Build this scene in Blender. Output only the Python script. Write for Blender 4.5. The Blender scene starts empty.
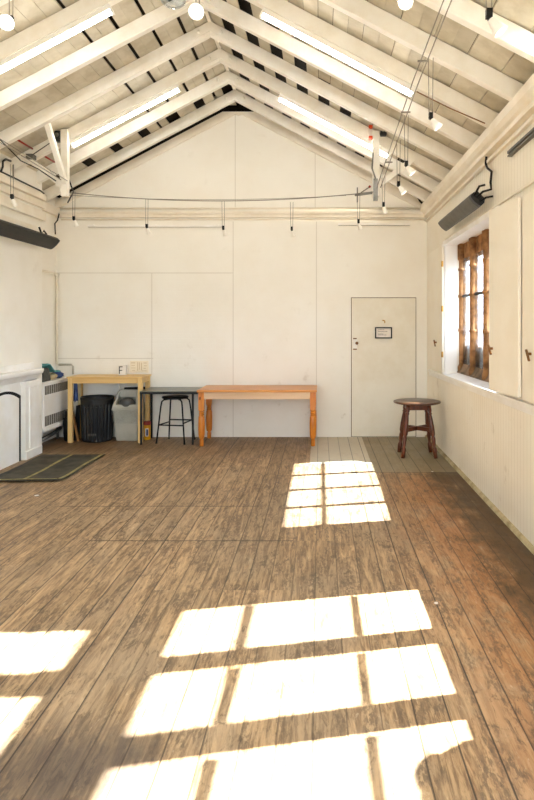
import bpy, bmesh, math, random
from mathutils import Vector, Matrix, noise as mnoise
random.seed(7)
S = bpy.context.scene
COL = S.collection
PI = math.pi

# ------------------------------------------------------------------ materials
def lin(c):
    c = c / 255.0
    return c / 12.92 if c <= 0.04045 else ((c + 0.055) / 1.055) ** 2.4
def rgb(r, g, b): return (lin(r), lin(g), lin(b), 1.0)

class NT:
    """small helper for building node trees"""
    def __init__(self, name):
        self.m = bpy.data.materials.new(name); self.m.use_nodes = True
        self.t = self.m.node_tree; self.n = self.t.nodes; self.n.clear()
        self.out = self.n.new('ShaderNodeOutputMaterial')
        self.b = self.n.new('ShaderNodeBsdfPrincipled')
        self.link(self.b.outputs[0], self.out.inputs[0])
        self.tc = self.n.new('ShaderNodeTexCoord')
        self.geo = self.n.new('ShaderNodeNewGeometry')
    def link(self, a, b): self.t.links.new(a, b)
    def val(self, sock, v):
        if hasattr(v, 'is_output'): self.link(v, sock)
        else: sock.default_value = v
    def math(self, op, a, b=0.0, c=None, clamp=False):
        n = self.n.new('ShaderNodeMath'); n.operation = op; n.use_clamp = clamp
        self.val(n.inputs[0], a); self.val(n.inputs[1], b)
        if c is not None: self.val(n.inputs[2], c)
        return n.outputs[0]
    def smooth(self, x, a, b, lo=0.0, hi=1.0):
        n = self.n.new('ShaderNodeMapRange'); n.interpolation_type = 'SMOOTHSTEP'
        self.val(n.inputs[0], x); n.inputs[1].default_value = a; n.inputs[2].default_value = b
        n.inputs[3].default_value = lo; n.inputs[4].default_value = hi
        return n.outputs[0]
    def mapping(self, vec, scale=(1, 1, 1), loc=(0, 0, 0), rot=(0, 0, 0)):
        n = self.n.new('ShaderNodeMapping'); self.link(vec, n.inputs[0])
        n.inputs[1].default_value = loc; n.inputs[2].default_value = rot; n.inputs[3].default_value = scale
        return n.outputs[0]
    def noise(self, vec, scale=5, detail=4, rough=0.55, dist=0.0):
        n = self.n.new('ShaderNodeTexNoise'); self.link(vec, n.inputs['Vector'])
        n.inputs['Scale'].default_value = scale; n.inputs['Detail'].default_value = detail
        n.inputs['Roughness'].default_value = rough; n.inputs['Distortion'].default_value = dist
        return n.outputs[0]
    def mix(self, f, a, b, mode='MIX'):
        n = self.n.new('ShaderNodeMix'); n.data_type = 'RGBA'; n.blend_type = mode
        self.val(n.inputs[0], f); self.val(n.inputs[6], a); self.val(n.inputs[7], b)
        return n.outputs[2]
    def sep(self, vec):
        n = self.n.new('ShaderNodeSeparateXYZ'); self.link(vec, n.inputs[0]); return n.outputs
    def comb(self, x, y, z):
        n = self.n.new('ShaderNodeCombineXYZ')
        for i, v in enumerate((x, y, z)): self.val(n.inputs[i], v)
        return n.outputs[0]
    def white(self, vec):
        n = self.n.new('ShaderNodeTexWhiteNoise'); self.link(vec, n.inputs[0]); return n.outputs[0]
    def bump(self, h, strength=0.2, dist=0.01):
        n = self.n.new('ShaderNodeBump'); self.link(h, n.inputs['Height'])
        n.inputs['Strength'].default_value = strength; n.inputs['Distance'].default_value = dist
        self.link(n.outputs[0], self.b.inputs['Normal'])
    def set(self, color=None, rough=0.5, metal=0.0, spec=0.5):
        if color is not None: self.val(self.b.inputs['Base Color'], color)
        self.val(self.b.inputs['Roughness'], rough); self.b.inputs['Metallic'].default_value = metal
        self.b.inputs['Specular IOR Level'].default_value = spec
        return self.m

def paint(name, c, c2=None, rough=0.6, scale=3.0, bump=0.08, spec=0.3, island=0.0, metal=0.0):
    k = NT(name); p = k.geo.outputs['Position']
    c2 = c2 or tuple(x * 0.86 for x in c[:3]) + (1,)
    f = k.smooth(k.noise(p, scale, 5, 0.6), 0.35, 0.7)
    col = k.mix(f, c, c2)
    if island:
        r = k.math('MULTIPLY_ADD', k.geo.outputs['Random Per Island'], island, 1 - island)
        col = k.mix(1.0, col, k.comb(r, r, r), 'MULTIPLY')
    k.bump(k.noise(p, 60, 3), bump, 0.004)
    return k.set(col, rough, metal, spec)

def wood(name, c, c2, axis='X', rough=0.45, spec=0.35, freq=30):
    k = NT(name); p = k.geo.outputs['Position']
    sc = {'X': (1.5, freq, freq), 'Y': (freq, 1.5, freq), 'Z': (freq, freq, 1.5)}[axis]
    g = k.noise(k.mapping(p, sc), 1.0, 5, 0.6, 0.6)
    f = k.smooth(g, 0.3, 0.7)
    k.bump(g, 0.08, 0.003)
    return k.set(k.mix(f, c, c2), rough, 0, spec)

def emit(name, c, s):
    k = NT(name); k.b.inputs['Emission Color'].default_value = c; k.b.inputs['Emission Strength'].default_value = s
    return k.set((0.9, 0.9, 0.9, 1), 0.4)

def glass(name, dirt=0.1, tint=(0.9, 0.95, 1.0, 1)):
    k = NT(name); k.n.remove(k.b)
    tr = k.n.new('ShaderNodeBsdfTransparent'); tr.inputs[0].default_value = tint
    gl = k.n.new('ShaderNodeBsdfGlossy'); gl.inputs['Roughness'].default_value = 0.05
    df = k.n.new('ShaderNodeBsdfDiffuse'); df.inputs[0].default_value = (0.55, 0.58, 0.62, 1)
    fr = k.n.new('ShaderNodeFresnel'); fr.inputs[0].default_value = 1.3
    a = k.n.new('ShaderNodeMixShader'); k.link(k.math('MULTIPLY', fr.outputs[0], 0.6), a.inputs[0]); k.link(tr.outputs[0], a.inputs[1]); k.link(gl.outputs[0], a.inputs[2])
    b = k.n.new('ShaderNodeMixShader')
    k.link(k.smooth(k.noise(k.geo.outputs['Position'], 9, 5, 0.7), 0.45, 0.75, 0.0, dirt), b.inputs[0])
    k.link(a.outputs[0], b.inputs[1]); k.link(df.outputs[0], b.inputs[2]); k.link(b.outputs[0], k.out.inputs[0])
    return k.m

def wall_mat(name, c, c2, seams_x=(), seams_z=(), bead=None, brick=False):
    k = NT(name); p = k.geo.outputs['Position']; s = k.sep(p)
    f = k.smooth(k.noise(p, 1.3, 5, 0.6), 0.3, 0.75)
    col = k.mix(f, c, c2)
    # scuffs in the paint, low down and scattered
    sc = k.math('MULTIPLY', k.smooth(k.noise(p, 4.0, 6, 0.65), 0.60, 0.74), k.smooth(s[2], 0.2, 1.6, 0.55, 0.12))
    col = k.mix(sc, col, rgb(178, 160, 130))
    h = k.noise(p, 45, 3)
    seam = None
    for ax, arr in ((0, seams_x), (2, seams_z)):
        for (v, lo, hi) in arr:
            d = k.math('LESS_THAN', k.math('ABSOLUTE', k.math('SUBTRACT', s[ax], v)), 0.006)
            o = s[2] if ax == 0 else s[0]
            d = k.math('MULTIPLY', d, k.math('GREATER_THAN', o, lo)); d = k.math('MULTIPLY', d, k.math('LESS_THAN', o, hi))
            seam = d if seam is None else k.math('MAXIMUM', seam, d)
    if bead:
        ax, pitch = bead
        fr = k.math('FRACT', k.math('DIVIDE', s[ax], pitch))
        g = k.math('LESS_THAN', fr, 0.09)
        seam2 = k.math('MULTIPLY', g, 0.9)
        seam = seam2 if seam is None else k.math('MAXIMUM', seam, seam2)
        h = k.math('SUBTRACT', k.math('MULTIPLY', h, 0.3), g)
    if brick:
        n = k.n.new('ShaderNodeTexBrick'); k.link(k.comb(s[0], s[2], 0.0), n.inputs[0])
        n.inputs['Scale'].default_value = 1.0; n.inputs['Brick Width'].default_value = 0.23; n.inputs['Row Height'].default_value = 0.075
        n.inputs['Mortar Size'].default_value = 0.006
        low = k.math('LESS_THAN', s[2], 2.36); low = k.math('MULTIPLY', low, k.math('LESS_THAN', s[0], -1.25))
        h = k.math('SUBTRACT', h, k.math('MULTIPLY', k.math('MULTIPLY', n.outputs['Fac'], low), 0.8))
    if seam is not None: col = k.mix(k.math('MULTIPLY', seam, 0.30), col, rgb(150, 132, 105))
    k.bump(h, 0.22, 0.006)
    return k.set(col, 0.62, 0, 0.25)

def floor_mat():
    k = NT('old_floorboards'); p = k.geo.outputs['Position']; s = k.sep(p); X, Y = s[0], s[1]
    w = 0.142
    bx = k.math('DIVIDE', k.math('ADD', X, 5.0), w)
    bi = k.math('FLOOR', bx); fx = k.math('FRACT', bx)
    r1 = k.white(k.comb(bi, 3.1, 0.0))
    def rect(x0, x1, y0, y1):
        a = k.math('MULTIPLY', k.math('GREATER_THAN', X, x0), k.math('LESS_THAN', X, x1))
        b = k.math('MULTIPLY', k.math('GREATER_THAN', Y, y0), k.math('LESS_THAN', Y, y1))
        return k.math('MULTIPLY', a, b)
    # board lengths change along common joint lines, some boards staggered
    jl = k.math('ADD', k.math('DIVIDE', k.math('SUBTRACT', Y, 4.71), 2.9), k.math('MULTIPLY', k.math('GREATER_THAN', r1, 0.62), 0.3))
    yi = k.math('FLOOR', jl)
    r2 = k.white(k.comb(bi, yi, 1.7))
    edge = k.math('MINIMUM', fx, k.math('SUBTRACT', 1.0, fx))
    seamw = k.math('MULTIPLY_ADD', k.white(k.comb(bi, 8.2, 0.0)), 0.55, 0.45)
    seam = k.math('MULTIPLY', k.smooth(edge, 0.014, 0.040, 1.0, 0.0), seamw)
    for (x0, x1, y) in ((-2.35, -0.55, 5.60), (-1.75, -0.2, 4.71), (0.2, 1.5, 6.86)):
        seam = k.math('MAXIMUM', seam, k.math('MULTIPLY', rect(x0, x1, y - 0.008, y + 0.008), 0.8))
    off = k.comb(k.math('MULTIPLY', r2, 13.0), k.math('MULTIPLY', r1, 9.0), 0.0)
    va = k.n.new('ShaderNodeVectorMath'); k.link(p, va.inputs[0]); k.link(off, va.inputs[1]); q = va.outputs[0]
    grain = k.noise(k.mapping(q, (34, 2.6, 1)), 1.0, 6, 0.7, 1.0)
    fleck = k.noise(k.mapping(q, (26, 7.5, 1)), 1.0, 7, 0.75, 0.8)
    fine = k.noise(k.mapping(q, (60, 20, 1)), 1.0, 4, 0.7, 0.3)
    blot = k.noise(k.mapping(p, (1.0, 0.7, 1)), 1.7, 6, 0.62, 0.3)
    blot2 = k.noise(k.mapping(p, (1.6, 0.8, 1), (7, 3, 0)), 3.2, 6, 0.7)
    blot3 = k.noise(k.mapping(q, (6.0, 1.3, 1), (2, 9, 0)), 1.5, 6, 0.7, 0.5)
    base = k.mix(k.smooth(grain, 0.36, 0.64), rgb(190, 156, 114), rgb(122, 94, 64))
    base = k.mix(k.math('MULTIPLY', k.smooth(blot, 0.40, 0.66), 0.55), base, rgb(168, 146, 118))
    tone = k.math('MULTIPLY_ADD', r2, 0.26, 0.86)
    base = k.mix(1.0, base, k.comb(tone, tone, tone), 'MULTIPLY')
    # orange varnish left along the window side
    om = k.math('MULTIPLY', k.smooth(X, 0.35, 1.15), k.smooth(Y, 7.1, 6.4))
    om = k.math('MULTIPLY', om, k.smooth(k.math('ADD', blot2, k.math('MULTIPLY', X, 0.10)), 0.40, 0.62))
    base = k.mix(k.math('MULTIPLY', om, 0.66), base, rgb(176, 112, 52))
    base = k.mix(k.math('MULTIPLY', k.smooth(blot3, 0.60, 0.72), 0.30), base, rgb(170, 112, 64))
    # pale rubbed flecks, dark worn flecks and grime in the grain
    base = k.mix(k.smooth(fleck, 0.58, 0.70, 0.0, 0.5), base, rgb(214, 192, 158))
    dk = k.math('MULTIPLY', k.smooth(fleck, 0.49, 0.36), k.smooth(blot2, 0.36, 0.60, 0.25, 1.0))
    base = k.mix(k.math('MULTIPLY', dk, 0.8), base, rgb(84, 66, 46))
    dk2 = k.math('MULTIPLY', k.smooth(blot3, 0.54, 0.38), k.smooth(fine, 0.60, 0.44))
    base = k.mix(k.math('MULTIPLY', dk2, 0.7), base, rgb(88, 70, 52))
    base = k.mix(k.smooth(fine, 0.36, 0.26, 0.0, 0.45), base, rgb(70, 54, 38))
    # dirt along the window wall
    gd = k.math('MULTIPLY', k.smooth(k.math('ADD', X, k.math('MULTIPLY', blot2, 0.9)), 1.44, 1.80), k.smooth(Y, 2.0, 4.0, 0.3, 1))
    base = k.mix(k.math('MULTIPLY', gd, 0.80), base, rgb(60, 50, 34))
    # dark spill, near left
    dx = k.math('DIVIDE', k.math('ADD', X, 0.98), 0.42); dy = k.math('DIVIDE', k.math('SUBTRACT', Y, 2.30), 0.34)
    rr = k.math('SQRT', k.math('ADD', k.math('MULTIPLY', dx, dx), k.math('MULTIPLY', dy, dy)))
    st = k.smooth(k.math('ADD', rr, k.math('MULTIPLY', blot2, 1.6)), 1.9, 1.1)
    base = k.mix(k.math('MULTIPLY', st, 0.72), base, rgb(76, 66, 60))
    # old grey paint on the boards by the door
    wornp = k.smooth(blot2, 0.2, 0.5, 0.55, 0.95)
    base = k.mix(k.math('MULTIPLY', rect(-0.12, 0.60, 7.3, 9.0), k.math('MULTIPLY', wornp, 0.95)), base, rgb(206, 196, 174))
    base = k.mix(k.math('MULTIPLY', rect(0.60, 1.55, 6.88, 9.0), k.math('MULTIPLY', wornp, 0.8)), base, rgb(148, 136, 108))
    # darker brown in the alcove and towards the back
    al = k.math('MULTIPLY', k.smooth(X, -2.2, -3.1), k.smooth(Y, 7.6, 8.3))
    base = k.mix(k.math('MULTIPLY', al, 0.6), base, rgb(84, 54, 28))
    base = k.mix(k.math('MULTIPLY', k.math('MULTIPLY', k.smooth(Y, 7.0, 8.6), k.smooth(X, 0.2, -0.3)), 0.42), base, rgb(116, 88, 58))
    base = k.mix(k.math('MULTIPLY', seam, 0.92), base, rgb(42, 31, 22))
    h = k.math('SUBTRACT', k.math('MULTIPLY', fleck, 0.4), seam)
    k.bump(h, 0.35, 0.004)
    return k.set(base, k.smooth(blot, 0.3, 0.7, 0.42, 0.62), 0, 0.35)

WHITE = (0.80, 0.765, 0.69, 1)
M = {}
M['wall_back'] = wall_mat('cream_wall_boards', rgb(243, 239, 228), rgb(238, 232, 218),
    seams_x=((-2.42, 0.9, 2.36), (-1.25, 0, 3.1), (-0.05, 0, 3.1), (-1.22, 3.3, 4.7), (-0.07, 3.3, 4.2)),
    seams_z=((2.36, -3.8, -1.25), (1.13, -3.8, -2.4)), brick=True)
M['wall_right'] = wall_mat('cream_beaded_wall', rgb(242, 236, 221), rgb(236, 227, 208), bead=(1, 0.075))
M['wall_left'] = wall_mat('cream_plaster_wall', rgb(243, 239, 228), rgb(236, 230, 216))
M['white'] = paint('white_timber_paint', rgb(243, 239, 229), rgb(234, 227, 212), 0.5, 4)
M['trim'] = paint('cream_trim_paint', rgb(240, 232, 216), rgb(230, 219, 198), 0.5, 3)
M['gloss'] = paint('white_gloss_paint', rgb(246, 243, 237), rgb(237, 232, 221), 0.35, 3, 0.04)
M['shutter'] = paint('cream_shutter_paint', rgb(243, 236, 220), rgb(238, 229, 210), 0.5, 2, 0.04)
M['board'] = paint('roof_board_paint', rgb(212, 204, 184), rgb(192, 182, 158), 0.7, 5, 0.15, island=0.16)
M['void'] = paint('roof_underlay', rgb(50, 43, 34), rgb(32, 28, 22), 0.9, 4)
M['floor'] = floor_mat()
M['stone'] = paint('sandstone', rgb(176, 126, 78), rgb(112, 76, 46), 0.85, 9, 0.5)
M['stone_grey'] = paint('weathered_stone', rgb(150, 122, 94), rgb(84, 72, 60), 0.85, 6, 0.5)
M['glass'] = glass('old_leaded_glass', 0.30, (0.70, 0.74, 0.80, 1))
M['clear'] = glass('window_glass', 0.04)
M['lead'] = paint('lead_came', rgb(70, 70, 72), None, 0.6, 10)
M['black'] = paint('black_paint', rgb(13, 12, 11), rgb(22, 21, 19), 0.45, 6, 0.05)
M['blackplastic'] = paint('black_plastic', rgb(10, 11, 11), rgb(17, 17, 16), 0.4, 8, 0.05, 0.5)
M['dark'] = paint('dark_gap', rgb(30, 27, 24), None, 0.9, 6)
M['glasstop'] = paint('grey_green_table_top', rgb(104, 104, 90), rgb(84, 84, 72), 0.28, 3, 0.03, 0.5)
M['heater'] = paint('grey_heater_enamel', rgb(96, 93, 84), rgb(84, 81, 73), 0.5, 12, 0.05)
M['heaterdark'] = paint('dark_heater_enamel', rgb(38, 36, 30), rgb(30, 28, 24), 0.5, 12, 0.05)
M['metal'] = paint('dull_steel', rgb(150, 148, 142), rgb(120, 118, 112), 0.35, 10, 0.03, 0.5, metal=0.8)
M['wire'] = paint('grey_wire', rgb(140, 132, 118), None, 0.5, 10)
M['brass'] = paint('brass', rgb(214, 166, 62), rgb(188, 138, 44), 0.35, 10, 0.03, 0.5, metal=0.3)
M['bronze'] = paint('brown_latch', rgb(140, 96, 52), rgb(100, 66, 34), 0.5, 20)
M['birch'] = wood('birch_wood', rgb(232, 194, 128), rgb(218, 176, 106), 'X')
M['birchleg'] = wood('birch_leg_wood', rgb(234, 198, 134), rgb(220, 180, 112), 'Z')
M['pine'] = wood('varnished_pine', rgb(220, 150, 66), rgb(198, 124, 46), 'X', 0.32, 0.5)
M['pineleg'] = wood('varnished_pine_leg', rgb(214, 132, 36), rgb(188, 104, 22), 'Z', 0.32, 0.5)
M['rawpine'] = wood('raw_pine_apron', rgb(228, 196, 158), rgb(216, 180, 140), 'X')
M['oak'] = wood('dark_stained_oak', rgb(112, 54, 26), rgb(70, 32, 15), 'Z', 0.3, 0.5)
M['oaktop'] = wood('dark_stained_oak_top', rgb(98, 64, 42), rgb(66, 40, 26), 'X', 0.3, 0.5)
M['plank'] = wood('brown_plank', rgb(140, 98, 52), rgb(112, 74, 38), 'Z')
M['greybin'] = paint('grey_bin_plastic', rgb(176, 173, 160), rgb(162, 159, 146), 0.4, 4, 0.02, 0.5)
M['flap'] = paint('dark_grey_flap', rgb(78, 78, 75), None, 0.35, 4, 0.02, 0.5)
M['liner'] = glass('clear_bin_liner', 0.3, (0.93, 0.94, 0.94, 1))
M['yellow'] = paint('yellow_plastic', rgb(222, 160, 28), rgb(206, 142, 22), 0.4, 8)
M['red'] = paint('red_plastic', rgb(160, 54, 40), rgb(140, 44, 34), 0.4, 8)
M['orange'] = paint('orange_red_clip', rgb(226, 84, 44), None, 0.5, 8)
M['slate'] = paint('slate_mat', rgb(80, 75, 62), rgb(54, 51, 42), 0.7, 6, 0.25)
M['tape'] = paint('yellow_tape', rgb(170, 156, 96), rgb(120, 110, 70), 0.6, 14)
M['teal'] = paint('teal_cloth', rgb(96, 168, 168), rgb(70, 136, 142), 0.9, 16)
M['blue'] = paint('blue_cloth', rgb(66, 84, 128), rgb(46, 60, 98), 0.9, 16)
M['greycloth'] = paint('grey_cloth', rgb(92, 88, 78), rgb(70, 67, 60), 0.9, 12)
M['beige'] = paint('beige_cloth', rgb(196, 178, 138), rgb(166, 148, 110), 0.9, 12)
M['paper'] = paint('paper', rgb(232, 226, 216), rgb(226, 218, 206), 0.7, 8, 0.01)
M['cream'] = paint('cream_notice', rgb(240, 229, 204), rgb(236, 223, 196), 0.6, 8, 0.01)
M['faint'] = paint('faint_brown_print', rgb(214, 194, 158), None, 0.7, 8)
M['ink'] = paint('grey_ink', rgb(96, 92, 90), None, 0.7, 8)
M['tube'] = emit('fluorescent_tube', (1.0, 0.99, 0.96, 1), 12.0)
M['lamp'] = emit('halogen_face', (1.0, 0.93, 0.82, 1), 14.0)
M['spot'] = emit('small_halogen_face', (1.0, 0.95, 0.88, 1), 5.0)
M['thickglass'] = glass('pressed_glass', 0.35)

# ------------------------------------------------------------------ mesh helpers
def BM(): return bmesh.new()
def box(bm, x0, x1, y0, y1, z0, z1, mi=0):
    vs = [bm.verts.new((x, y, z)) for x in (x0, x1) for y in (y0, y1) for z in (z0, z1)]
    for f in ((0, 1, 3, 2), (4, 6, 7, 5), (0, 4, 5, 1), (2, 3, 7, 6), (0, 2, 6, 4), (1, 5, 7, 3)):
        fc = bm.faces.new([vs[i] for i in f]); fc.material_index = mi
def hexa(bm, pts, mi=0):
    """8 points: bottom 4 then top 4, both going round"""
    v = [bm.verts.new(p) for p in pts]
    for f in ((3, 2, 1, 0), (4, 5, 6, 7), (0, 1, 5, 4), (1, 2, 6, 5), (2, 3, 7, 6), (3, 0, 4, 7)):
        bm.faces.new([v[i] for i in f]).material_index = mi
def prism(bm, poly, axis, a, b, mi=0):
    """poly in the plane perpendicular to axis ('X': (y,z), 'Y': (x,z), 'Z': (x,y))"""
    def P(u, v, t): return {'X': (t, u, v), 'Y': (u, t, v), 'Z': (u, v, t)}[axis]
    A = [bm.verts.new(P(u, v, a)) for u, v in poly]; B = [bm.verts.new(P(u, v, b)) for u, v in poly]
    n = len(poly)
    bm.faces.new(A).material_index = mi; bm.faces.new(B[::-1]).material_index = mi
    for i in range(n):
        bm.faces.new((A[i], B[i], B[(i + 1) % n], A[(i + 1) % n])).material_index = mi
def tube(bm, pts, r, n=8, mi=0, cap=True):
    pts = [Vector(p) for p in pts]; rings = []
    rs = r if isinstance(r, (list, tuple)) else [r] * len(pts)
    up = None
    for i, p in enumerate(pts):
        d = (pts[min(i + 1, len(pts) - 1)] - pts[max(i - 1, 0)]).normalized()
        if up is None:
            up = Vector((0, 0, 1)) if abs(d.z) < 0.9 else Vector((1, 0, 0))
        a = d.cross(up).normalized(); b = a.cross(d).normalized(); up = b
        rings.append([bm.verts.new(p + (a * math.cos(t) + b * math.sin(t)) * rs[i]) for t in [2 * PI * k / n for k in range(n)]])
    for i in range(len(rings) - 1):
        for k in range(n):
            f = bm.faces.new((rings[i][k], rings[i][(k + 1) % n], rings[i + 1][(k + 1) % n], rings[i + 1][k])); f.smooth = True; f.material_index = mi
    if cap:
        bm.faces.new(rings[0][::-1]).material_index = mi; bm.faces.new(rings[-1]).material_index = mi
def lathe(bm, prof, c=(0, 0, 0), n=24, M4=None, mi=0, caps=True):
    """prof: list of (r, z)"""
    rings = []
    for r, z in prof:
        ring = []
        for k in range(n):
            p = Vector((r * math.cos(2 * PI * k / n), r * math.sin(2 * PI * k / n), z))
            if M4: p = M4 @ p
            ring.append(bm.verts.new(p + Vector(c)))
        rings.append(ring)
    for i in range(len(rings) - 1):
        for k in range(n):
            f = bm.faces.new((rings[i][k], rings[i][(k + 1) % n], rings[i + 1][(k + 1) % n], rings[i + 1][k])); f.smooth = True; f.material_index = mi
    if caps:
        bm.faces.new(rings[0][::-1]).material_index = mi; bm.faces.new(rings[-1]).material_index = mi
def bar(bm, p, q, w, h, mi=0, up=(0, 0, 1)):
    """rectangular bar between two points, w sideways, h upwards"""
    p, q = Vector(p), Vector(q); d = (q - p).normalized(); u = Vector(up)
    if abs(d.dot(u)) > 0.95: u = Vector((0, 1, 0))
    a = d.cross(u).normalized(); b = a.cross(d).normalized()
    o = [a * (-w / 2) + b * (-h / 2), a * (w / 2) + b * (-h / 2), a * (w / 2) + b * (h / 2), a * (-w / 2) + b * (h / 2)]
    hexa(bm, [p + x for x in o] + [q + x for x in o], mi)
def lump(bm, c, r, seed=0, amp=0.25, sub=3, flat=None, freq=3.0):
    g = bmesh.ops.create_icosphere(bm, subdivisions=sub, radius=1.0)
    for v in g['verts']:
        d = v.co.copy()
        k = 1 + amp * mnoise.noise(d * freq * 0.6 + Vector((seed * 7.3, seed, 0))) + amp * 0.5 * mnoise.noise(d * freq * 1.7 + Vector((seed, 3, 1)))
        v.co = Vector((c[0] + d.x * r[0] * k, c[1] + d.y * r[1] * k, c[2] + d.z * r[2] * k))
        if flat is not None: v.co.z = max(v.co.z, flat)
        for f in v.link_faces: f.smooth = True
def catenary(p, q, sag, n=16):
    p, q = Vector(p), Vector(q)
    return [p.lerp(q, i / n) + Vector((0, 0, -sag * 4 * (i / n) * (1 - i / n))) for i in range(n + 1)]

WORLD = {}
def wloc(o):
    v = Vector(o.location)
    while o.parent: o = o.parent; v += o.location
    return v
def obj(name, bm, mats, parent=None, bevel=0.0, label=None, origin=None):
    """link a bmesh drawn in room coordinates as one mesh object"""
    bmesh.ops.recalc_face_normals(bm, faces=bm.faces[:])
    me = bpy.data.meshes.new(name)
    if parent is not None: off = wloc(parent)
    else:
        xs = [v.co for v in bm.verts]
        lo = Vector([min(c[i] for c in xs) for i in range(3)]); hi = Vector([max(c[i] for c in xs) for i in range(3)])
        off = Vector(((lo.x + hi.x) / 2, (lo.y + hi.y) / 2, lo.z)) if origin is None else Vector(origin)
    bmesh.ops.translate(bm, verts=bm.verts[:], vec=-off)
    bm.to_mesh(me); bm.free()
    for m in (mats if isinstance(mats, (list, tuple)) else [mats]): me.materials.append(m)
    o = bpy.data.objects.new(name, me); COL.objects.link(o)
    if parent is not None: o.parent = parent
    else: o.location = off
    if bevel:
        b = o.modifiers.new('edge', 'BEVEL'); b.width = bevel; b.segments = 2; b.limit_method = 'ANGLE'
    if label: o['label'] = label
    return o
def tag(o, label, cat, group=None):
    o['label'] = label; o['category'] = cat
    if group: o['group'] = group
    return o
def thing(name, label, cat, loc, group=None):
    o = bpy.data.objects.new(name, None); COL.objects.link(o); o.location = loc; o.empty_display_size = 0.1
    return tag(o, label, cat, group)
def struct(name, bm, m, parent=None, bevel=0.0):
    o = obj(name, bm, m, parent, bevel, origin=(0, 0, 0) if parent is None else None)
    if parent is None: o['kind'] = 'structure'
    return o
def dup(root, loc, label=None, rot=None):
    r = root.copy(); COL.objects.link(r); r.location = loc
    if rot is not None: r.rotation_euler = rot
    if label: r['label'] = label
    for ch in list(root.children):
        c = ch.copy(); COL.objects.link(c); c.parent = r
        for g in list(ch.children):
            d = g.copy(); COL.objects.link(d); d.parent = c
    return r

# ------------------------------------------------------------------ room dimensions
XR, XL, XB, YB, YF = 1.54, -3.80, -3.60, 9.0, -2.5      # right wall, alcove wall, chimney breast, back wall, front wall
XC, ZA, SL = -1.17, 4.70, 0.53                          # ridge line, rafter underside height at ridge, slope
XO = 1.82                                               # outer face of the window wall
def zu(x): return ZA - SL * abs(x - XC)

# floor
b = BM(); box(b, -4.4, 2.0, YF - 0.3, YB + 0.3, -0.06, 0.0); struct('floor', b, M['floor'])

# back wall (gable)
b = BM()
t = 0.095
fl = (ZA + t - 4.67) / SL
poly = [(-4.2, 0), (2.0, 0), (2.0, zu(2.0) + t), (XC + fl, 4.67), (XC - fl, 4.67), (-4.2, zu(-4.2) + t)]
prism(b, poly, 'Y', YB, YB + 0.06)
struct('wall_back', b, M['wall_back'])
b = BM(); prism(b, [(-4.3, -0.05), (2.1, -0.05), (2.1, 3.3), (XC, 5.1), (-4.3, 3.3)], 'Y', YB + 0.2, YB + 0.3); struct('wall_outer', b, M['void'])

# right wall with its window openings
b = BM()
TOP = 3.40
def wseg(y0, y1, z0, z1, x0=XR, x1=XO): box(b, x0, x1, y0, y1, z0, z1)
W1 = (5.38, 7.74, 1.00, 2.62)
W2 = (1.80, 4.10, 0.95, 2.75)
wseg(YF - 0.2, -1.9, 0, TOP)
wseg(-1.9, 0.7, 0, 1.0); wseg(-1.9, 0.7, 2.6, TOP)
wseg(0.7, W2[0], 0, TOP)
wseg(W2[0], W2[1], 0, W2[2])
wseg(W2[0], 2.80, W2[3], TOP, XR, 1.62); prism(b, [(XR, W2[3]), (1.62, W2[3]), (1.62, 3.245), (XR, 3.15)], 'Y', 2.80, 3.957); wseg(3.957, W2[1], W2[3], TOP, XR, 1.62)
wseg(W2[1], W1[0], 0, TOP)
wseg(W1[0], W1[1], 0, W1[2]); wseg(W1[0], W1[1], W1[3], TOP)
wseg(W1[1], YB + 0.2, 0, TOP)
struct('wall_right', b, M['wall_right'])

# left wall with chimney breast
b = BM()
box(b, -4.2, XL, YF - 0.2, YB + 0.2, 0, 3.46)
box(b, XL, XB, 5.95, 8.1, 0, 3.56)
struct('wall_left', b, M['wall_left'])

# wall behind the camera, two tall windows added in it for daylight
b = BM()
FW = ((-3.1, -1.5), (-0.8, 0.8))
box(b, -4.2, 2.0, YF - 0.25, YF, 0, 0.75); box(b, -4.2, 2.0, YF - 0.25, YF, 3.1, 3.4)
box(b, -4.2, FW[0][0], YF - 0.25, YF, 0.75, 3.1); box(b, FW[0][1], FW[1][0], YF - 0.25, YF, 0.75, 3.1); box(b, FW[1][1], 2.0, YF - 0.25, YF, 0.75, 3.1)
prism(b, [(-4.2, 3.4), (2.0, 3.4), (XC, 5.1)], 'Y', YF - 0.25, YF)
struct('wall_front', b, M['wall_left'])

# roof: painted boards over the rafters, dark underlay behind them
b = BM()
def slope_board(x0, x1, y0, y1, off, th, mi=0):
    z = lambda x: zu(x) + off
    hexa(b, [(x0, y0, z(x0)), (x1, y0, z(x1)), (x1, y1, z(x1)), (x0, y1, z(x0)),
             (x0, y0, z(x0) + th), (x1, y0, z(x1) + th), (x1, y1, z(x1) + th), (x0, y1, z(x0) + th)], mi)
pitch = 0.125
EYE = (2.80, 3.957)
for i in range(22):
    xa = XC + 0.03 + i * pitch; xb = xa + pitch - 0.004
    if xa > 1.62: break
    spans = [(YF, 8.62)]
    if i % 2 == 1 and i < 13:
        spans = [(YF, (4.9, 5.3, 5.98, 6.02, 6.66, 6.7)[i // 2])]
    elif i % 2 == 1 and i < 19: spans = [(YF, 7.35)]
    for (y0, y1) in spans:
        off = 0.152 + random.uniform(0, 0.006) + (0.012 if i % 2 else 0)
        if xa > 1.35:
            slope_board(xa, xb, y0, EYE[0], off, 0.018); slope_board(xa, xb, EYE[1], y1, off, 0.018)
        else: slope_board(xa, xb, y0, y1, off, 0.018)
for i in range(22):
    xb = XC - 0.03 - i * pitch; xa = xb - pitch + (0.035 if (i % 2 == 1 and i < 9) else 0.004)
    if xb < -3.86: break
    y1 = 8.62 if i % 3 else 8.3
    slope_board(xa, xb, YF, y1, 0.152 + random.uniform(0, 0.008), 0.018)
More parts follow.
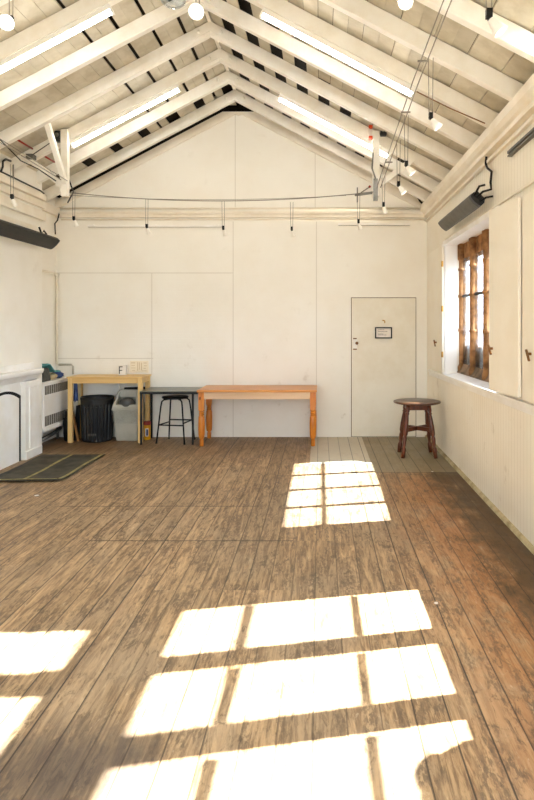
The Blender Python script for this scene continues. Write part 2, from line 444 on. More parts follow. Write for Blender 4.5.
for (y0, y1, x0) in ((8.64, 8.98, 0.72), (8.64, 8.98, 0.92), (8.64, 8.98, 1.1), (8.66, 8.98, 1.3), (8.66, 8.98, 0.2), (8.64, 8.98, -2.02), (8.64, 8.98, -2.14), (8.64, 8.98, -2.9), (8.64, 8.98, -3.3), (8.64, 8.98, -3.42), (8.72, 8.95, -2.5), (8.7, 8.95, -1.75), (8.72, 8.95, -0.3), (8.7, 8.95, 0.45)):
    slope_board(x0, x0 + 0.12, y0, y1, 0.155, 0.018)
slope_board(XC - 0.17, XC - 0.03, 8.62, 8.96, 0.15, 0.018); slope_board(XC + 0.05, XC + 0.22, 8.62, 8.8, 0.15, 0.018); slope_board(XC - 0.36, XC - 0.22, 8.62, 8.85, 0.15, 0.018)
for (xa, xb) in ((-4.35, XC), (XC, 1.38)): slope_board(xa, xb, YF - 0.3, YB + 0.35, 0.23, 0.03, 1)
slope_board(1.38, 1.86, YF - 0.3, EYE[0], 0.23, 0.03, 1); slope_board(1.38, 1.86, EYE[1], YB + 0.35, 0.23, 0.03, 1)
box(b, XC - 0.30, XC - 0.03, 8.66, 8.98, 4.765, 4.78); box(b, XC + 0.08, XC + 0.24, 8.70, 8.98, 4.745, 4.76)
struct('ceiling', b, [M['board'], M['void']])
# ridge board, wall plates, cornices, gable edge boards
b = BM(); box(b, XC - 0.02, XC + 0.02, YF, 8.60, ZA + 0.13, ZA + 0.24); struct('trim_1', b, M['white'])
b = BM()
prism(b, [(XR, 3.15), (XR - 0.05, 3.16), (XR - 0.05, 3.20), (XR - 0.075, 3.215), (XR - 0.10, 3.25), (XR - 0.10, 3.325), (XR, 3.325)], 'Y', 4.1, YB)
box(b, XR - 0.03, XR, 4.1, YB, 3.09, 3.115)
struct('trim_2', b, M['trim'])
b = BM(); box(b, -3.8, XR, YB - 0.035, YB, 3.155, 3.20); box(b, -3.8, XR, YB - 0.06, YB, 3.20, 3.235); struct('trim_3', b, M['trim'], bevel=0.004)
b = BM()
for sx in (-1, 1):
    x0, x1 = XC, (1.6 if sx > 0 else -3.9)
    xm = XC + sx * (ZA + 0.09 - 4.67) / SL
    prism(b, [(x0, 4.62), (x0 + sx * 0.05, zu(x0 + sx * 0.05) - 0.04), (x1, zu(x1) - 0.04), (x1, zu(x1) + 0.09), (xm, 4.67), (x0, 4.67)], 'Y', YB - 0.035, YB - 0.001)
struct('trim_4', b, M['trim'])
b = BM()   # layered mouldings along the head of the chimney breast
for (z0, z1, d) in ((3.22, 3.30, 0.055), (3.12, 3.20, 0.035), (2.96, 3.08, 0.045), (2.80, 2.86, 0.03)):
    box(b, XB, XB + d, 5.95, 8.1 + d * 0.6, z0, z1)
    box(b, XL, XB + d, 8.1, 8.1 + d * 0.6, z0, z1)
struct('trim_5', b, M['trim'], bevel=0.006)
b = BM()   # wall plate round the alcove
box(b, XL, XL + 0.06, 8.14, YB, 3.17, 3.29); box(b, XL, XL + 0.035, 8.12, YB, 2.76, 2.80)
struct('trim_6', b, M['trim'], bevel=0.004)
b = BM(); prism(b, [(XR, 0), (XR - 0.03, 0), (XR - 0.022, 0.024), (XR, 0.034)], 'Y', YF, YB); struct('baseboard_right', b, paint('dirty_skirting_paint', rgb(200, 186, 148), rgb(160, 142, 104), 0.6, 7))

# ------------------------------------------------------------------ roof trusses
ORD = ['nearest to', 'second from', 'third from', 'fourth from', 'fifth from', 'sixth from', 'seventh from', 'eighth from', 'ninth from', 'tenth from']
TY = [8.58, 7.94, 7.30, 6.64, 5.97, 5.32, 4.67, 4.02, 3.37, 2.72]
def rafter_bm(y, sx):
    b = BM(); x1 = 1.60 if sx > 0 else (-3.62 if y < 8.05 else -3.82)
    d = 0.15
    prism(b, [(XC, zu(XC)), (x1, zu(x1)), (x1, zu(x1) + d), (XC, zu(XC) + d)], 'Y', y, y + 0.072)
    return b
for i, y in enumerate(TY):
    t = thing('roof_truss', 'white painted pair of rafters meeting at the ridge, %s the back gable wall' % ORD[i], 'roof truss', (XC, y, ZA), 'white rafters under the roof')
    for sx in (-1, 1): obj('rafter', rafter_bm(y, sx), M['white'], t, 0.004)
    b = BM()
    prism(b, [(XC - 0.2, zu(XC - 0.2) + 0.04), (XC, ZA + 0.035), (XC + 0.2, zu(XC + 0.2) + 0.04), (XC + 0.2, zu(XC + 0.2) + 0.13), (XC, ZA + 0.14), (XC - 0.2, zu(XC - 0.2) + 0.13)], 'Y', y - 0.016, y)
    for sx in (-1, 1): lathe(b, [(0.0, 0.0), (0.022, 0.0), (0.022, 0.012), (0.0, 0.012)], (XC + sx * 0.12, y - 0.016, zu(XC + 0.12) + 0.085), 10, Matrix.Rotation(PI / 2, 4, 'X'), caps=False)
    obj('gusset', b, M['white'], t, 0.0)

# hanging posts under the third truss from the back
PY = 7.262
def post(sx, xp, label):
    t = thing('hanging_post', label, 'post', (xp, PY, 3.11), 'white hanging posts')
    b = BM(); box(b, xp - 0.04, xp + 0.04, PY - 0.035, PY + 0.036, 3.11, zu(xp) + 0.13); obj('post', b, M['white'], t, 0.004)
    xe = xp + sx * 0.43
    b = BM(); bar(b, (xp + sx * 0.03, PY, 3.24), (xe, PY, zu(xe) + 0.03), 0.055, 0.065); obj('brace', b, M['white'], t, 0.003)
    return t
tl = post(-1, -2.96, 'white hanging post with two braces under the left rafters')
b = BM(); bar(b, (-2.95, PY - 0.03, 3.26), (-2.93, 6.715, zu(-2.93) + 0.02), 0.055, 0.06); obj('brace', b, M['white'], tl, 0.003)
tr_ = post(1, 0.65, 'white hanging post with cable clamp under the right rafters')
b = BM(); box(b, 0.615, 0.665, PY - 0.075, PY - 0.036, 3.05, 3.30); tube(b, [(0.64, PY - 0.06, 3.30), (0.60, PY - 0.06, 3.42), (0.61, PY - 0.06, 3.6)], 0.009); obj('clamp', b, M['metal'], tr_)
# boxes clipped on the posts
def clip_box(x, y, z, label):
    t = thing('small_speaker', label, 'speaker', (x, y, z))
    b = BM(); box(b, x - 0.035, x + 0.035, y - 0.04, y + 0.04, z - 0.06, z + 0.06); obj('body', b, M['blackplastic'], t, 0.008)
    b = BM(); lathe(b, [(0.0, 0), (0.024, 0), (0.026, 0.006), (0.0, 0.006)], (x, y - 0.041, z + 0.01), 16, Matrix.Rotation(PI / 2, 4, 'X'), caps=False); obj('cone', b, M['heater'], t)
    b = BM(); tube(b, [(x - 0.03, y, z - 0.055), (x - 0.05, y, z - 0.02), (x - 0.05, y, z + 0.03), (x - 0.03, y, z + 0.06)], 0.006); obj('bracket', b, M['black'], t)
    return t
clip_box(-3.035, PY - 0.01, 3.80, 'small black speaker box clipped beside the left hanging post')
clip_box(0.735, PY - 0.01, 3.87, 'small black speaker box clipped beside the right hanging post')
t = thing('cable_clip', 'pair of orange red clips on the left face of the right hanging post', 'clip', (0.57, PY, 3.76))
for z in (3.79, 3.915):
    b = BM(); box(b, 0.565, 0.609, PY - 0.03, PY + 0.03, z - 0.016, z + 0.016); obj('clip', b, M['orange'], t, 0.005)
b = BM(); tube(b, [(0.57, PY, 3.80), (0.555, PY, 3.85), (0.57, PY, 3.905)], 0.006); obj('link', b, M['white'], t)

# ------------------------------------------------------------------ fluorescent lights under two trusses
def fluorescent(y, x0, x1, label):
    d = Vector((x1 - x0, 0, zu(x1) - zu(x0))).normalized(); n = Vector((0, 0, 1)).cross(d).cross(d)
    nrm = Vector((d.z, 0, -d.x)); nrm = nrm if nrm.z < 0 else -nrm
    p = Vector((x0, y, zu(x0))); q = Vector((x1, y, zu(x1)))
    t = thing('fluorescent_light', label, 'light', (p + q) / 2, 'fluorescent strip lights')
    b = BM(); bar(b, p + nrm * 0.0225, q + nrm * 0.0225, 0.055, 0.045); obj('housing', b, M['gloss'], t, 0.004)
    b = BM(); tube(b, [p + nrm * 0.062 + d * 0.02, q + nrm * 0.062 - d * 0.02], 0.019, 12); obj('tube', b, M['tube'], t)
    for e, s in ((p, 1), (q, -1)):
        b = BM(); bar(b, e + nrm * 0.06, e + nrm * 0.06 + d * s * 0.02, 0.045, 0.05); obj('end_cap', b, M['gloss'], t)
FLY = 0.036
fluorescent(5.32 + FLY, -3.12, -1.80, 'fluorescent strip light over the upper left, nearest the camera')
fluorescent(7.30 + FLY, -2.94, -1.67, 'fluorescent strip light passing behind the left hanging post')
fluorescent(5.32 + FLY, -0.48, 0.83, 'fluorescent strip light high on the right slope, the larger one')
fluorescent(7.30 + FLY, -0.465, 0.84, 'fluorescent strip light passing behind the right hanging post')

# ------------------------------------------------------------------ cables and hanging spotlights
def cable(name, pts, r, label, cat='cable', m='wire', n=6):
    b = BM(); tube(b, pts, r, n); return tag(obj(name, b, M[m]), label, cat)
def zc_right(y): return 3.20 + (7.2 - y) * 0.066
b = BM()
for dx in (-0.022, 0.022): tube(b, [(0.675 + dx, 7.2, zc_right(7.2)), (0.69 + dx, 4.5, zc_right(4.5)), (0.72 + dx, 3.2, zc_right(3.2)), (0.72 + dx, YF + 0.02, 3.72)], 0.0042, 6)
for y in (5.05, 4.2, 6.3): tube(b, [(0.655, y, zc_right(y)), (0.73, y, zc_right(y))], 0.007, 6)
tag(obj('lamp_cable', b, M['wire']), 'pair of parallel lamp cables running from the right post towards the camera', 'cable')
b = BM()
for dx in (-0.025, 0.025): tube(b, [(-2.94 + dx, 7.22, 3.28), (-2.93 + dx, YF + 0.02, 3.5)], 0.0042, 6)
tag(obj('lamp_cable', b, M['wire']), 'pair of lamp cables running from the left post towards the camera', 'cable')
pts = catenary((-2.90, PY - 0.02, 3.15), (0.62, PY - 0.055, 3.15), 0.10)
cable('cross_cable', pts, 0.0055, 'slack grey cable strung across the room between the two posts')
pts2 = catenary((-2.90, PY - 0.02, 3.12), (0.30, PY - 0.055, 3.11), 0.05)
cable('cross_cable', pts2, 0.003, 'thin lower wire strung across the room beside the slack cable')
t = thing('turnbuckle', 'steel turnbuckle with red end where the cross cable meets the right post', 'turnbuckle', (0.5, PY - 0.06, 3.13))
b = BM(); tube(b, [(0.40, PY - 0.06, 3.115), (0.60, PY - 0.06, 3.14)], 0.016, 8); tube(b, [(0.43, PY - 0.06, 3.03), (0.43, PY - 0.06, 3.2)], 0.008, 6); obj('body', b, M['metal'], t)
b = BM(); tube(b, [(0.47, PY - 0.06, 3.14), (0.57, PY - 0.06, 3.205)], 0.007, 6); obj('rod', b, M['wire'], t)
b = BM(); lathe(b, [(0.0, -0.018), (0.018, 0), (0.0, 0.018)], (0.572, PY - 0.06, 3.21), 10, caps=False); obj('knob', b, M['red'], t)

def spotlight(length, aim, label, group, R=0.036, face='spot', cone='metal', wirem='wire'):
    """lamp hung on two wires; origin at the lamp, aim = direction of the light"""
    t = thing('hanging_spotlight', label, 'spotlight', (0, 0, 0), group)
    b = BM()
    for dx in (-0.016, 0.016): tube(b, [(dx * 0.7, 0, 0.03), (dx, 0, length)], 0.0028, 5)
    obj('wire', b, M[wirem], t)
    q = Vector((0, 0, 1)).rotation_difference(Vector(aim).normalized()).to_matrix().to_4x4()
    b = BM(); box(b, -0.013, 0.013, -0.013, 0.013, -0.005, 0.035); lathe(b, [(0.012, -0.012), (0.014, 0.015)], (0, 0, 0), 10, q); obj('holder', b, M['black'], t)
    b = BM(); lathe(b, [(0.014, 0.012), (0.02, 0.03), (R * 0.8, 0.06), (R, 0.085), (R * 0.94, 0.085), (R * 0.7, 0.06), (0.016, 0.03)], (0, 0, 0), 18, q, caps=False); obj('reflector', b, M[cone], t)
    b = BM(); lathe(b, [(0.0001, 0.07), (R * 0.80, 0.07), (R * 0.8, 0.074), (0.0001, 0.078)], (0, 0, 0), 18, q, caps=False); obj('bulb', b, M[face], t)
    return t
g1 = 'spotlights hung from the right lamp cables'
s0 = spotlight(0.40, (0.55, -0.1, -0.75), 'x', g1, 0.034, 'spot', 'gloss')
spec = [((0.735, 2.72, 2.97), 'hanging spotlight at the top right, highest and largest on the right lamp cables'),
        ((0.735, 4.15, 3.00), 'hanging spotlight on the right lamp cables below the larger strip light'),
        ((0.69, 5.00, 2.90), 'hanging spotlight on the right lamp cables just right of the right hanging post'),
        ((0.69, 5.50, 2.85), 'hanging spotlight low on the right lamp cables in front of the sloping gable edge')]
for i, (p, l) in enumerate(spec):
    o = s0 if i == 0 else dup(s0, p)
    o.location = p; o['label'] = l
g2 = 'small spotlights hung from the cross cable'
c0 = spotlight(0.32, (0.25, 0.3, -0.9), 'x', g2, 0.026, 'paper', 'white')
spec = [((-2.85, 7.24, 2.84), 'small spotlight hung from the cross cable nearest the left wall'),
        ((-2.005, 7.24, 2.75), 'small spotlight hung from the cross cable, second from the left wall'),
        ((-1.12, 7.24, 2.73), 'small spotlight hung from the cross cable in line with the ridge'),
        ((-0.327, 7.24, 2.72), 'small spotlight hung from the cross cable above the long pine table'),
        ((0.4435, 7.20, 2.80), 'small spotlight hung from the turnbuckle end of the cross cable'),
        ((0.67, 6.60, 2.88), 'small spotlight hung between the right post and the right wall')]
for i, (p, l) in enumerate(spec):
    o = c0 if i == 0 else dup(c0, p)
    o.location = p; o['label'] = l
c1 = dup(c0, (-2.93, 5.95, 2.83), 'small spotlight hanging in front of the chimney breast at the left edge')
c1['group'] = 'small spotlights hung from the left lamp cables'
g3 = 'large lit spotlights facing the camera'
a0 = spotlight(0.55, (0.05, -0.8, -0.45), 'x', g3, 0.052, 'lamp', 'gloss')
spec = [((-2.02, 4.09, 3.61), 'large lit spotlight glaring at the upper left edge'),
        ((-0.80, 4.09, 3.68), 'large lit spotlight glaring below the ridge'),
        ((0.545, 4.09, 3.745), 'large lit spotlight glaring at the top right above the strip light')]
for i, (p, l) in enumerate(spec):
    o = a0 if i == 0 else dup(a0, p)
    o.location = p; o['label'] = l
# pressed glass shade under the ridge
t = thing('glass_shade_lamp', 'round pressed glass lamp shade hanging at the top edge below the ridge', 'lamp', (-1.08, 4.6, 3.97))
b = BM(); lathe(b, [(0.02, 0.0), (0.06, 0.006), (0.088, 0.03), (0.095, 0.06), (0.085, 0.10), (0.05, 0.14), (0.03, 0.15)], (-1.08, 4.6, 3.97), 28, caps=False); obj('shade', b, M['thickglass'], t)
b = BM(); lathe(b, [(0.0, 0.05), (0.024, 0.06), (0.03, 0.09), (0.02, 0.13)], (-1.08, 4.6, 3.97), 14, caps=False); obj('bulb', b, M['heater'], t)
b = BM(); tube(b, [(-1.08, 4.6, 4.10), (-1.08, 4.6, 4.74)], 0.006, 6); lathe(b, [(0.03, 0.13), (0.034, 0.17), (0.012, 0.19)], (-1.08, 4.6, 3.97), 14); obj('flex', b, M['black'], t)

# ------------------------------------------------------------------ back wall services
cable('wall_pipe', [(-3.72, YB - 0.03, 3.285), (XR - 0.1, YB - 0.03, 3.285)], 0.014, 'thin cream pipe running across the back wall above the ledge', 'pipe', 'trim', 8)
cable('wall_pipe', [(-3.72, YB - 0.016, 3.125), (XR - 0.02, YB - 0.016, 3.125)], 0.010, 'thin cream pipe running across the back wall just under the ledge', 'pipe', 'trim', 8)
def track(x0, x1, y, z, label):
    t = thing('lighting_track', label, 'track', ((x0 + x1) / 2, y, z))
    b = BM(); box(b, x0, x1, y - 0.018, y + 0.012, z - 0.014, z + 0.014); obj('rail', b, M['gloss'], t, 0.003)
    b = BM(); box(b, x0 + 0.004, x1 - 0.004, y - 0.006, y + 0.006, z - 0.0165, z - 0.0138); obj('slot', b, M['heater'], t)
    n = max(2, int((x1 - x0) / 0.8) + 1)
    for k in range(n):
        b = BM(); x = x0 + 0.08 + (x1 - x0 - 0.16) * k / (n - 1)
        box(b, x - 0.012, x + 0.012, y - 0.021, YB - 0.0005, z + 0.012, z + 0.024); obj('clip', b, M['gloss'], t)
track(-3.33, -1.39, YB - 0.03, 3.03, 'long slim white lighting track on the back wall, left of centre')
track(0.26, 1.29, YB - 0.03, 3.055, 'short slim white lighting track on the back wall above the door')
# pipes in the alcove corner
b = BM(); tube(b, [(-3.765, 8.11, 2.35), (-3.765, 8.85, 2.35), (-3.765, 8.96, 2.345), (-3.765, 8.96, 2.30), (-3.765, 8.96, 1.05)], 0.016, 8)
lathe(b, [(0.028, -0.03), (0.028, 0.03)], (-3.765, 8.96, 2.33), 10)
tag(obj('wall_pipe', b, M['trim']), 'cream pipe bending down the corner of the left alcove', 'pipe')
b = BM(); tube(b, [(-3.74, 8.955, 1.045), (-3.56, 8.955, 1.045), (-3.535, 8.955, 1.02), (-3.535, 8.955, 0.905)], 0.014, 8)
tag(obj('wall_pipe', b, paint('pale_grey_pipe', rgb(190, 184, 166), rgb(160, 154, 138), 0.5, 8)), 'short grey bent pipe on the back wall above the white radiator', 'pipe')
# conduits, junction box and wires high on the left
cable('power_cable', [(XB + 0.07, 6.2, 3.315), (XB + 0.07, 7.2, 3.315), (XB + 0.07, 7.9, 3.31), (XB + 0.06, 8.02, 3.30)], 0.009, 'black cable along the top moulding of the chimney breast', 'cable', 'black')
cable('conduit', [(XB + 0.03, 7.00, 3.335), (XB + 0.03, 7.04, 3.40), (XB + 0.03, 7.04, 3.46), (XB + 0.035, 7.10, 3.50), (XB + 0.03, 7.22, 3.51)], 0.012, 'dark bent conduit rising above the chimney breast moulding', 'conduit', 'black')
cable('conduit', [(XB + 0.03, 7.28, 3.335), (XB + 0.03, 7.28, 3.48)], 0.008, 'short straight conduit beside the dark bent conduit', 'conduit', 'heater')
cable('power_cable', [(-3.35, 6.55, 3.56), (-3.30, 6.9, 3.43), (-3.22, 7.15, 3.40), (-3.05, 7.23, 3.28)], 0.006, 'slack dark cable drooping to the left hanging post', 'cable', 'black')
b = BM(); box(b, -3.38, -3.30, 7.18, 7.28, 3.53, 3.585); tag(obj('junction_box', b, M['heater'], bevel=0.004), 'small grey junction box on the rafter left of the left hanging post', 'junction box')
cable('sprinkler_pipe', [(-3.31, 6.80, 3.645), (-3.31, 7.20, 3.645)], 0.011, 'short red pipe showing between the rafters at far left', 'pipe', 'red')
cable('sprinkler_pipe', [(-3.31, 7.48, 3.645), (-3.31, 7.80, 3.645)], 0.011, 'short red pipe showing behind the grey junction box', 'pipe', 'red')
cable('power_cable', [(-3.30, 7.17, 3.565), (-3.16, 7.17, 3.66), (-3.06, 7.20, 3.745)], 0.005, 'thin dark wire from the grey junction box to the left speaker box', 'cable', 'black')
cable('power_cable', [(-3.72, 8.92, 3.20), (-3.735, 8.90, 3.10), (-3.765, 8.88, 3.05), (-3.765, 8.90, 2.90)], 0.009, 'dark cable dropping in the left alcove corner below the wall plate', 'cable', 'black')
cable('power_cable', [(-3.60, 8.93, 3.36), (-3.35, 8.5, 3.42), (-3.22, 8.0, 3.50)], 0.010, 'dark cable on the rafter foot in the left back corner', 'cable', 'black')
cable('power_cable', [(0.82, 5.30, 3.60), (1.1, 5.30, 3.46), (1.4, 5.31, 3.335)], 0.005, 'dark cable along the rafter beside the larger right strip light', 'cable', 'bronze')
cable('power_cable', [(1.36, 8.80, 3.44), (1.42, 8.86, 3.36), (1.47, 8.90, 3.33)], 0.014, 'dark cable bundle at the right rafter foot by the back wall', 'cable', 'black')
b = BM(); box(b, XR - 0.035, XR, 4.15, 5.03, 3.0, 3.02); box(b, XR - 0.035, XR, 4.15, 5.03, 2.975, 2.985); tag(obj('lighting_track', b, M['heater']), 'grey track on the right wall below the cornice', 'track')

# ------------------------------------------------------------------ heaters
def heater(xs, y0, y1, zt, zb, sx, body, label):
    """tilted infrared strip heater; xs = (room-side upper edge x, wall-side lower edge x), sx = +1 for the right wall"""
    xa, xb = xs
    t = thing('wall_heater', label, 'heater', ((xa + xb) / 2, (y0 + y1) / 2, zb))
    d = 0.075
    n = Vector((sx, 0, 1)).normalized() * d
    prof = []
    A = Vector((xa, 0, zt)); B = Vector((xb, 0, zb))
    for (f, k) in ((0, 0), (0.12, -0.12), (0.5, -0.20), (0.88, -0.12), (1, 0), (1.0, 0.55), (0.85, 1.0), (0.15, 1.0), (0.0, 0.55)):
        p = A.lerp(B, f) + n * k; prof.append((p.x, p.z))
    b = BM(); prism(b, prof, 'Y', y0 + 0.06, y1); obj('body', b, M[body], t, 0.006)
    b = BM(); c = Vector((sum(p[0] for p in prof) / 9, 0, sum(p[1] for p in prof) / 9))
    prism(b, [(c.x + (p[0] - c.x) * 0.96, c.z + (p[1] - c.z) * 0.96) for p in prof], 'Y', y0, y0 + 0.06); obj('end_cap', b, M['blackplastic'], t, 0.004)
    b = BM(); prism(b, [(c.x + (p[0] - c.x) * 0.96, c.z + (p[1] - c.z) * 0.96) for p in prof], 'Y', y1, y1 + 0.02); obj('end_cap', b, M['blackplastic'], t)
    wallx = XR if sx > 0 else XB
    for y in (y0 + 0.25, y1 - 0.25):
        b = BM(); bar(b, (c.x + sx * 0.02, y, c.z + 0.03), (wallx, y, c.z + 0.05), 0.03, 0.02); obj('bracket', b, M['black'], t)
    return t, c
t, c = heater((1.350, 1.450), 5.62, 7.15, 2.79, 2.69, 1, 'heater', 'grey tubular strip heater tilted on the right wall above the window')
b = BM(); tube(b, [(c.x, 5.62, c.z + 0.02), (c.x + 0.03, 5.55, c.z + 0.05), (c.x + 0.09, 5.5, c.z + 0.06), (1.50, 5.5, c.z + 0.12), (1.515, 5.52, c.z + 0.22), (1.50, 5.6, c.z + 0.27), (1.505, 5.68, c.z + 0.33), (1.51, 5.68, 3.15)], 0.011, 8)
tube(b, [(c.x - 0.03, 5.62, c.z + 0.03), (c.x, 5.56, c.z + 0.10), (c.x + 0.05, 5.55, c.z + 0.11)], 0.010, 8); obj('cable', b, M['black'], t); b = BM()
tube(b, [(c.x + 0.03, 5.62, c.z - 0.02), (c.x + 0.06, 5.56, c.z), (c.x + 0.12, 5.56, c.z + 0.01)], 0.010, 8)
obj('cable', b, M['black'], t)
t, c = heater((-3.28, -3.40), 6.35, 7.88, 2.685, 2.565, -1, 'heaterdark', 'long black strip heater tilted on the chimney breast')
b = BM(); tube(b, [(-3.40, 7.80, 2.70), (-3.44, 7.86, 2.76), (-3.47, 7.86, 2.80), (-3.49, 7.84, 2.76), (-3.52, 7.84, 2.84)], 0.012, 8); obj('cable', b, M['black'], t); b = BM()
tube(b, [(-3.42, 7.55, 2.70), (-3.45, 7.5, 2.75), (-3.46, 7.38, 2.75), (-3.44, 7.30, 2.72)], 0.009, 8); obj('cable', b, M['black'], t)

# ------------------------------------------------------------------ windows in the right wall
# window_1: timber lining, stone shafts and leaded glass (seen in the photograph)
b = BM()
y0, y1, z0, z1 = W1
box(b, XR, 1.69, y1 - 0.02, y1, z0, z1); box(b, XR, 1.69, y0, y0 + 0.02, z0, z1); box(b, XR, 1.69, y0 + 0.02, y1 - 0.02, z1 - 0.02, z1)
w1 = struct('window_1', b, M['gloss'])
b = BM(); box(b, XR - 0.015, XR, y0 - 0.05, y1 + 0.04, z1 - 0.02, z1 + 0.03); box(b, XR - 0.02, XR, y1, y1 + 0.035, z0, z1); obj('architrave', b, M['gloss'], w1, 0.003)
b = BM()
def slope_sill(b, ya, yb, za, zb, x0, x1, th):
    hexa(b, [(x0, ya, za - th), (x1, ya, za - th), (x1, yb, zb - th), (x0, yb, zb - th), (x0, ya, za), (x1, ya, za), (x1, yb, zb), (x0, yb, zb)])
slope_sill(b, 4.1, 8.72, 1.060, 0.995, XR - 0.035, XR, 0.035)
slope_sill(b, 4.1, 8.72, 1.026, 0.961, XR - 0.018, XR, 0.045)
hexa(b, [(XR - 0.01, y0, 1.0), (1.70, y0, 1.0), (1.70, y1, 1.0), (XR - 0.01, y1, 1.0), (XR - 0.01, y0, 1.035), (1.70, y0, 1.05), (1.70, y1, 1.03), (XR - 0.01, y1, 1.005)])
obj('sill', b, M['gloss'], w1, 0.004)
SHY = [7.76, 7.15, 6.56, 5.97, 5.41]
for y in SHY:
    b = BM(); prof = [(0.046, 1.02), (0.046, 1.10), (0.034, 1.13)]
    for zr in (1.55, 1.97, 2.30): prof += [(0.034, zr - 0.02), (0.042, zr - 0.012), (0.042, zr + 0.012), (0.034, zr + 0.02)]
    prof += [(0.034, 2.40), (0.046, 2.43), (0.046, 2.62)]
    lathe(b, prof, (1.745, y, 0), 14); box(b, 1.745, 1.80, y - 0.022, y + 0.022, 1.03, 2.61)
    obj('stone_shaft', b, M['stone'], w1)
b = BM(); prism(b, [(1.775, z1), (1.775, 2.43), (XO, 2.40), (XO, z1)], 'Y', y0, y1); obj('stone_head', b, M['stone'], w1)
b = BM(); prism(b, [(1.69, 1.0), (XO, 1.0), (XO, 1.375), (1.80, 1.36), (1.775, 1.14), (1.72, 1.05), (1.69, 1.04)], 'Y', y0, y1); obj('stone_sill', b, M['stone_grey'], w1)  # outer lip raised to block sun from the round table
for i in range(4):
    a, c_ = SHY[i + 1] + 0.022, SHY[i] - 0.022
    b = BM(); box(b, 1.768, 1.774, a, c_, 1.14, 2.43); obj('pane', b, M['glass'], w1)
    b = BM(); box(b, 1.757, 1.782, a, c_, 1.955, 1.985)
    obj('glazing_bar', b, M['lead'], w1)
# window_2: nearer window of the same wall, just outside the frame
y0, y1, z0, z1 = W2
b = BM(); box(b, 1.725, 1.785, 2.83, 3.01, z0, 2.95); box(b, 1.725, 1.785, 3.445, 3.60, z0, 2.95); box(b, 1.70, XO, y0, y1, 2.94, 3.0)
w2 = struct('window_2', b, M['stone'])
b = BM(); slope_sill(b, y0, y1, 1.0, 1.0, XR - 0.06, 1.80, 0.034); obj('sill', b, M['gloss'], w2)
for (a, c_) in ((y0, 2.81), (3.02, 3.43), (3.61, 4.08)):
    b = BM(); box(b, 1.752, 1.758, a, c_, 1.03, 2.95); obj('pane', b, M['clear'], w2)
    b = BM(); box(b, 1.74, 1.77, a, c_, 1.745, 1.78); box(b, 1.735, 1.775, a, c_, 2.435, 2.48); obj('glazing_bar', b, M['lead'], w2)
# window_3: eaves rooflight above it
b = BM(); box(b, 1.56, 1.62, 3.36, 3.56, 3.245, 3.30)
hexa(b, [(1.38, 3.36, zu(1.38) + 0.15), (1.9, 3.36, zu(1.9) + 0.15), (1.9, 3.56, zu(1.9) + 0.15), (1.38, 3.56, zu(1.38) + 0.15),
         (1.38, 3.36, zu(1.38) + 0.24), (1.9, 3.36, zu(1.9) + 0.24), (1.9, 3.56, zu(1.9) + 0.24), (1.38, 3.56, zu(1.38) + 0.24)])
w3 = struct('window_3', b, M['gloss'])
b = BM(); hexa(b, [(1.38, 2.8, zu(1.38) + 0.245), (1.9, 2.8, zu(1.9) + 0.245), (1.9, 3.957, zu(1.9) + 0.245), (1.38, 3.957, zu(1.38) + 0.245),
                   (1.38, 2.8, zu(1.38) + 0.25), (1.9, 2.8, zu(1.9) + 0.25), (1.9, 3.957, zu(1.9) + 0.25), (1.38, 3.957, zu(1.38) + 0.25)]); obj('pane', b, M['clear'], w3)
# unseen windows behind the camera, added to let daylight in
for i, (xa, xb) in enumerate(FW):
    b = BM()
    for (u0, u1, v0, v1) in ((xa, xb, 0.75, 0.81), (xa, xb, 3.04, 3.10), (xa, xa + 0.06, 0.81, 3.04), (xb - 0.06, xb, 0.81, 3.04), ((xa + xb) / 2 - 0.03, (xa + xb) / 2 + 0.03, 0.81, 3.04), (xa + 0.06, xb - 0.06, 1.9, 1.95)):
        box(b, u0, u1, YF - 0.16, YF - 0.10, v0, v1)
    w = struct('window_%d' % (4 + i), b, M['gloss'])
    b = BM(); box(b, xa + 0.03, xb - 0.03, YF - 0.134, YF - 0.130, 0.78, 3.07); obj('pane', b, M['clear'], w)
b = BM()
for (u0, u1, v0, v1) in ((-1.9, 0.7, 1.0, 1.06), (-1.9, 0.7, 2.54, 2.6), (-1.9, -1.84, 1.06, 2.54), (0.64, 0.7, 1.06, 2.54), (-1.08, -0.98, 1.06, 2.54), (-0.2, -0.1, 1.06, 2.54)):
    box(b, 1.70, 1.76, u0, u1, v0, v1)
w = struct('window_6', b, M['gloss'])  # unseen side window, added for extra sun bounce
b = BM(); box(b, 1.728, 1.732, -1.87, 0.67, 1.03, 2.57); obj('pane', b, M['clear'], w)
# stand-in for an unseen object on the nearer sill, added for its shadow
b = BM(); lump(b, (1.60, 2.40, 1.19), (0.09, 0.27, 0.22), 4, 0.22, 4, 1.001)
tag(obj('shadow_caster', b, M['beige']), 'plump beige shadow caster added on the sill of the nearest window, out of the picture', 'shadow_caster')

